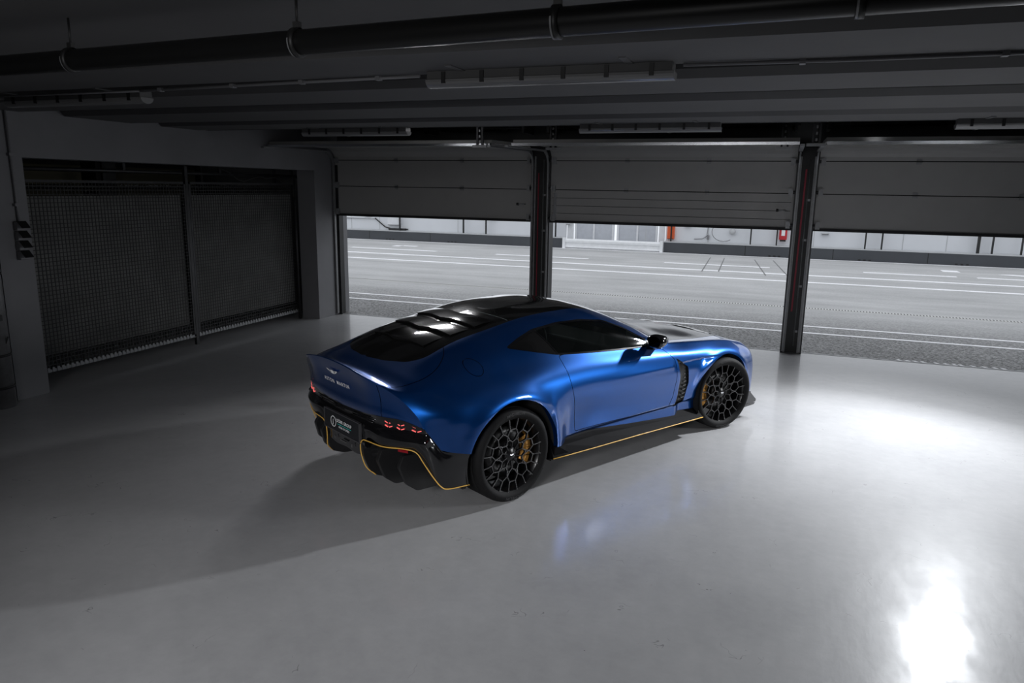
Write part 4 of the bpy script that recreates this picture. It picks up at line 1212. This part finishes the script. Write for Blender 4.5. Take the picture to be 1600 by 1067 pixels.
# ---- diffuser: dark tunnel roof, walls, strakes and the yellow outline
b = MB().m(SBLK)
for s_ in (-1, 1):
    b.add([(-.86, s_*.26, .47), (-.74, s_*.80, .50), (-.35, s_*.80, .30), (-.35, s_*.26, .30)], [(0, 1, 2, 3)])
b.add([(-.85, -.26, .35), (-.85, .26, .35), (-.2, .26, .16), (-.2, -.26, .16)], [(0, 1, 2, 3)])
b.box(-.36, -.33, -.80, .80, .14, .42)
dif = tag(b.build('diffuser', car), 'black rear diffuser')
for s_ in (-1, 1):
    b = MB().m(SBLK)
    inner = rounded([(-.862, .475), (-.868, .36), (-.82, .225), (-.70, .175), (-.4, .16), (-.4, .36)], .05)
    b.prism(inner, lambda u, v, w: (u, s_*(w+(.475-v)*.22), v), .25, .265); b.build('diffuser_wall', dif)
    for k, yk in enumerate((.40, .60)):
        b = MB().m(SBLK)
        sp = [(-.80, .44), (-.845, .37), (-.80, .235), (-.72, .175), (-.46, .165), (-.42, .32), (-.6, .42)]
        sp = rounded([(p[0]+.05*k, p[1]) for p in sp], .02)
        b.prism(sp, lambda u, v, w: (u, s_*(w+(.44-v)*.18), v), yk, yk+.035); b.build('strake', dif, bevel=.004)
    b = MB().m(mat('grey_exhaust', (0.07, 0.07, 0.075), 0.35, metal=0.7)); b.tube([(-.80, s_*.33, .385), (-.45, s_*.33, .36)], .045, 20, cap=False)
    b.m(BLK).lathe([(0, 0), (.04, 0)], 20, 'X', (-.74, s_*.33, .382))
    b.build('tailpipe', dif)
    b = MB().m(mat('reflector_red', (0.30, 0.005, 0.012), 0.25, coat=1.0)); b.add([(-.775, s_*.60, .468), (-.757, s_*.70, .478), (-.754, s_*.70, .500), (-.772, s_*.60, .492)], [(0, 1, 2, 3)])
    b.build('reflector', rb)
    b = MB().m(YEL)
    ctrl = [(-.79, .325, .215), (-.85, .295, .28), (-.868, .262, .37), (-.874, .262, .45), (-.874, .30, .492), (-.868, .36, .498), (-.850, .53, .502), (-.785, .715, .521), (-.742, .785, .505), (-.715, .83, .44), (-.672, .874, .345), (-.615, .895, .262), (-.56, .908, .236), (-.39, .918, .225)]
    cp = hermite(np.arange(len(ctrl)), np.array(ctrl), np.linspace(0, len(ctrl)-1, 90))
    b.tube([(p[0]-.002, s_*(p[1]+.001), p[2]-.001) for p in cp], .0042, 6); b.build('yellow_pinstripe', rb)
    # corner winglet
    b = MB().m(GBLK); b.prism([(-.725, .585), (-.70, .605), (-.66, .58), (-.65, .52), (-.69, .50)], lambda u, v, w: (u, s_*w, v), .855, .872)
    b.build('corner_winglet', rb, bevel=.003)

# ---- sills
SKM = mat('skirt_black', (0.004, 0.004, 0.005), 0.6, spec=0.05)
for s_ in (-1, 1):
    b = MB().m(SKM)
    rws = []
    for x, wt, zt, wo, zo in ((.39, .925, .342, .962, .247), (.55, .905, .345, .962, .24), (.9, .880, .338, .960, .229), (1.4, .876, .298, .956, .216), (1.9, .884, .260, .954, .200), (2.25, .900, .232, .952, .189), (2.37, .905, .222, .950, .185)):
        rws.append([(x, s_*(wt-.03), zt+.035), (x, s_*wt, zt), (x, s_*(wt+.25*(wo-wt)), zt-.35*(zt-zo)), (x, s_*wo, zo), (x, s_*(wo), zo-.012), (x, s_*(wo-.08), zo-.025), (x, s_*.70, zo-.05)])
    b.grid(rws, False)
    b.add([rws[0][i] for i in range(7)], [tuple(range(7))]); b.add([rws[-1][i] for i in range(7)], [tuple(range(7))])
    sk = b.build('side_skirt', car)
    b = MB().m(YEL); b.tube([(r[3][0], r[3][1]+s_*.001, r[3][2]-.005) for r in rws], .0042, 6); b.build('yellow_pinstripe', sk)
    # little fin at the rear end of the sill
    b = MB().m(SKM); b.prism([(.40, .25), (.41, .335), (.44, .335), (.56, .26), (.55, .245)], lambda u, v, w: (u, s_*w, v), .935, .955); b.build('skirt_fin', sk, bevel=.004)
# underbody and wheel housings
b = MB().m(SBLK); b.box(-.35, 3.2, -.70, .70, .13, .16); b.build('underbody', car)
for x0, z0, r in ((0, .355, .423), (2.704, .352, .390)):
    for s_ in (-1, 1):
        b = MB().m(mat('wheel_housing', (0.008, 0.008, 0.008), 0.85))
        b.lathe([(r+.004, 0), (r+.004, .36), (.02, .36)], 40, 'Y', (x0, min(s_*.925, s_*.925-.36*s_*0) if False else 0, z0), a0=-.35, a1=PI+.35)
        b.v = [(p[0], s_*(.925-p[1]), p[2]) for p in b.v]
        b.build('wheel_housing', car)
# front apron, splitter, grille
b = MB().m(GBLK); b.prism([(3.2, .12), (3.55, .12), (3.62, .14), (3.62, .16), (3.2, .17)], lambda u, v, w: (u, w, v), -.70, .70)
for s_ in (-1, 1):
    b.prism([(3.06, .13), (3.20, .13), (3.30, .13), (3.32, .15), (3.10, .165)], lambda u, v, w: (u, s_*w, v), .68, .93)
spl = b.build('front_splitter', car)
for s_ in (-1, 1):
    b = MB().m(GBLK); b.prism([(3.08, .15), (3.33, .155), (3.335, .18), (3.19, .295), (3.13, .295)], lambda u, v, w: (u, s_*w, v), .915, .93); b.build('splitter_fin', spl, bevel=.003)
b = MB().m(SBLK); b.grid([[(3.43+.185*(1-(abs(y)/.72)**2.2), y, z) for z in (.16, .3, .47)] for y in np.linspace(-.72, .72, 21)]); b.build('grille', car)
b = MB().m(SBLK); b.grid([[(3.2, s_*y, .3) if False else (3.38-.2*(y/.9)**6, s_*y, z) for z in (.15, .32)] for s_ in (1,) for y in np.linspace(-.86, .86, 21)]); b.build('front_apron', car)
for s_ in (-1, 1):
    b = MB().m(mat('headlight_glass', (0.5, 0.55, 0.6), 0.08, coat=1.0)); b.lathe([(0, 0), (.06, -.008), (.085, -.03)], 24, 'X', (3.35, s_*.74, .60)); b.build('headlight', car)
# bonnet vents and raised ribs
for s_ in (-1, 1):
    def hz(x, y): return float(np.interp(x, [2.1, 2.25, 2.48, 2.77, 3.08, 3.26], [.99, .957, .932, .905, .855, .81]))-.11*y*y
    # raised black lip of the bonnet vent and the slats behind it
    b = MB().m(GBLK)
    rw = []
    for t in np.linspace(0, 1, 14):
        y = .05+.43*t; x = 2.93+.17*t*t; w_ = .035+.06*t; h = .004+.012*math.sin(PI*min(1, t*1.05))
        rw.append([(x-w_, s_*y, hz(x-w_, y)+.002), (x-w_*.6, s_*y, hz(x, y)+h), (x-w_*.1, s_*y, hz(x, y)+h), (x+w_*.3, s_*y, hz(x+w_*.3, y)-.004)])
    b.grid(rw); b.build('bonnet_vent_lip', hd)
# rear window louvres
def roofz(x, y):
    zc_ = float(np.interp(x, [-.69, -.45, -.18, .15, .45], [1.025, 1.11, 1.19, 1.255, 1.303]))
    return zc_-.16*y*y
for k, xk in enumerate((.055, -.165, -.385)):
    b = MB().m(ROOFM)
    wy = (.395, .385, .35)[k]
    tp, bt, fr = [], [], []
    for y in np.linspace(-wy, wy, 17):
        a = abs(y)/wy
        xr = xk-.028*max(0, 1-a*2.2)-.01*(1-a)
        hgt = .023*(1-.3*a**3)
        tp.append((xr, y, roofz(xr, y)+hgt)); bt.append((xr+.015, y, roofz(xr, y)+.001)); fr.append((xr+.185, y, roofz(xr+.185, y)+.004))
    mid = [lerp(a, c, .5) for a, c in zip(tp, fr)]
    mid = [(p[0], p[1], p[2]+.004) for p in mid]
    b.grid([fr, mid, tp]); b.m(BLK).grid([tp, bt], False)
    b.build('louvre_blade', rg)
# dots along the glass edge (fixings)
# ---- mirrors
for s_ in (-1, 1):
    b = MB().m(GBLK)
    rws = []
    c0 = Vector((1.62, s_*.945, 1.008))
    for i, (x, sy, sz) in enumerate([(-.055, .070, .046), (-.045, .082, .056), (0.0, .082, .060), (.05, .070, .052), (.09, .048, .036), (.115, .02, .015)]):
        rws.append([(c0.x+x, c0.y+sy*math.copysign(abs(math.cos(a))**.75, math.cos(a)), c0.z+sz*math.copysign(abs(math.sin(a))**.8, math.sin(a))+.03*x) for a in np.linspace(0, 2*PI, 25)])
    b.grid(rws)
    mo = b.build('wing_mirror', car)
    b = MB().m(mat('mirror_dark', (0.03,0.03,0.03), 0.05, metal=1.0)); b.add([(c0.x-.056, c0.y+.064*math.cos(a), c0.z+.040*math.sin(a)) for a in np.linspace(0, 2*PI, 24, endpoint=False)], [tuple(range(24))]); b.build('mirror_glass', mo)
    b = MB().m(GBLK); b.prism([(1.64, .905), (1.76, .895), (1.74, .955), (1.66, .97)], lambda u, v, w: (u-.02*w, s_*(.80+w*.10), v+.02*w), 0, 1); b.build('mirror_arm', mo)

# ---- cabin: floor, seats, dashboard, steering wheel
b = MB().m(CABIN); b.box(.1, 2.0, -.78, .78, .20, .24); b.box(.0, .28, -.66, .66, .24, .90); b.build('cabin_floor', car)
b = MB().m(CABIN); b.prism([(1.55, .55), (1.62, .86), (1.85, .90), (2.0, .88), (2.0, .5)], lambda u, v, w: (u, w, v), -.74, .74); b.build('dashboard', car, bevel=.02)
for s_ in (-1, 1):
    st = MB().m(CABIN)
    st.prism(rounded([(.62, .30), (1.12, .34), (1.14, .50), (.70, .46), (.60, .52), (.40, 1.02), (.30, 1.00), (.42, .55)], .05), lambda u, v, w: (u, s_*.37+w, v), -.24, .24)
    so = st.build('seat', car, bevel=.02)
    b = MB().m(CABIN); b.prism(rounded([(.30, 1.0), (.40, 1.0), (.37, 1.13), (.29, 1.13)], .03), lambda u, v, w: (u, s_*.37+w, v), -.13, .13); b.build('headrest', so)
b = MB().m(BLK); b.tube([(1.38+.03*math.sin(a), .37+.18*math.cos(a), .83+.17*math.sin(a)) for a in np.linspace(0, 2*PI, 25)], .014, 8); b.bar((1.38, .2, .83), (1.38, .54, .83), .03); b.build('steering_wheel', car)

# ---- wheels
def tyre_mesh(R, w, side):
    """outer face at y=0 side, tyre runs inward; built for the right side (outward = -y)"""
    b = MB().m(TYRE)
    r0 = .277
    prof = [(r0, .022), (r0+.012, .006), (r0+.027, -.004), (r0+.045, -.006), (R-.022, .002), (R-.008, .012), (R-.002, .024), (R, .04)]
    n_g = 4
    ys = [.04]
    for k in range(n_g):
        c = w*(k+1)/(n_g+1)
        prof += [(R, c-.006), (R-.008, c-.005), (R-.008, c+.005), (R, c+.006)]
    prof += [(R, w-.04), (R-.008, w-.012), (R-.03, w), (r0, w-.02), (r0, .022)]
    b.lathe(prof, 72, 'Y')
    return b
def rim_mesh():
    b = MB().m(RIMM)
    b.lathe([(.272, .022), (.284, .016), (.288, .022), (.284, .030), (.262, .05), (.255, .12), (.262, .22), (.27, .24), (.258, .24), (.25, .12), (.250, .05), (.268, .028)], 72, 'Y', closed=True)
    b.lathe([(0, .034), (.026, .034), (.030, .037), (.050, .040), (.056, .046), (.058, .07), (0, .07)], 36, 'Y')
    N = 10
    def P(r, deg, dep=None):
        a = math.radians(deg)
        dep = (.040-.016*(r/.28)) if dep is None else dep
        return (r*math.cos(a), dep, r*math.sin(a))
    def sp(p, q, w=.0075):
        b.bar(p, q, w, .016, (0, 1, 0))
    for k in range(N):
        a = 36*k
        g = a+18
        sp(P(.045, g, .044), P(.098, g))
        sp(P(.098, g), P(.120, a+5)); sp(P(.098, g), P(.120, a+31))
        sp(P(.120, a+5), P(.120, a-5), .006)
        sp(P(.120, a+5), P(.158, a)); sp(P(.120, a-5), P(.158, a))
        sp(P(.158, a), P(.196, a+10)); sp(P(.158, a), P(.196, a-10))
        sp(P(.196, a+10), P(.196, a+26))
        sp(P(.196, a+10), P(.277, a+9)); sp(P(.196, a-10), P(.277, a-9))
    b.v = [(p[0]*1.035, p[1], p[2]*1.035) for p in b.v]
    return b
rim_me = None
def wheel(x, side, R, w, steer=0, front=False):
    global rim_me
    root_b = rim_mesh()
    wo = root_b.build('wheel', car)
    wo.location = (x, side*.955, R)
    wo.rotation_euler = (0, math.radians(random.uniform(0, 36)), 0) if False else (0, 0, 0)
    rz = 0 if side < 0 else PI
    wo.rotation_euler = (0, 0, rz+steer)
    t_ = tyre_mesh(R, w, side).build('tyre', wo)
    # raised sidewall lettering
    v, f = text_polys('MICHELIN', .034, .0006, 1.2)
    for off in (PI*.5, PI*1.5):
        b = MB().m(mat('sidewall_letter', (0.03, 0.03, 0.032), 0.5))
        P = []
        for a, c in v:
            th_ = off - a/.33
            r = .314+c*.85
            P.append((-r*math.cos(th_) if False else r*math.cos(th_), -.0075, r*math.sin(th_)))
        b.add(P, f)
        b.build('sidewall_lettering', wo, recalc=False)
    b = MB().m(DISC); b.lathe([(.09, .115), (.195, .115), (.195, .145), (.09, .145)], 48, 'Y', closed=True); b.m(SBLK).lathe([(0, .08), (.075, .08), (.09, .12), (0, .12)], 24, 'Y'); b.build('brake_disc', wo)
    b = MB().m(GOLD)
    a_c = 0.0 if not front else PI
    if side > 0: a_c = PI-a_c
    for k, da in enumerate((-.42, -.14, .14, .42)):
        b.lathe([(.150, .095), (.228, .082), (.236, .10), (.236, .16), (.150, .16)], 6, 'Y', a0=a_c+da-.125, a1=a_c+da+.125, closed=True)
    b.lathe([(.165, .10), (.228, .095), (.228, .15), (.165, .15)], 14, 'Y', a0=a_c-.52, a1=a_c+.52, closed=True)
    b.build('brake_caliper', wo)
    b = MB().m(CHR); b.add([(-.018, .0325, .002), (0, .0325, -.006), (.018, .0325, .002), (.012, .0325, .007), (0, .0325, .002), (-.012, .0325, .007)], [(0, 1, 4, 5), (1, 2, 3, 4)]); b.build('centre_badge', wo, recalc=False)
    return wo
RR = .355
wheel(0, -1, RR, .31)
wheel(0, 1, RR, .31)
wheel(2.704, -1, .352, .27, math.radians(-12), True)
wheel(2.704, 1, .352, .27, math.radians(-12), True)
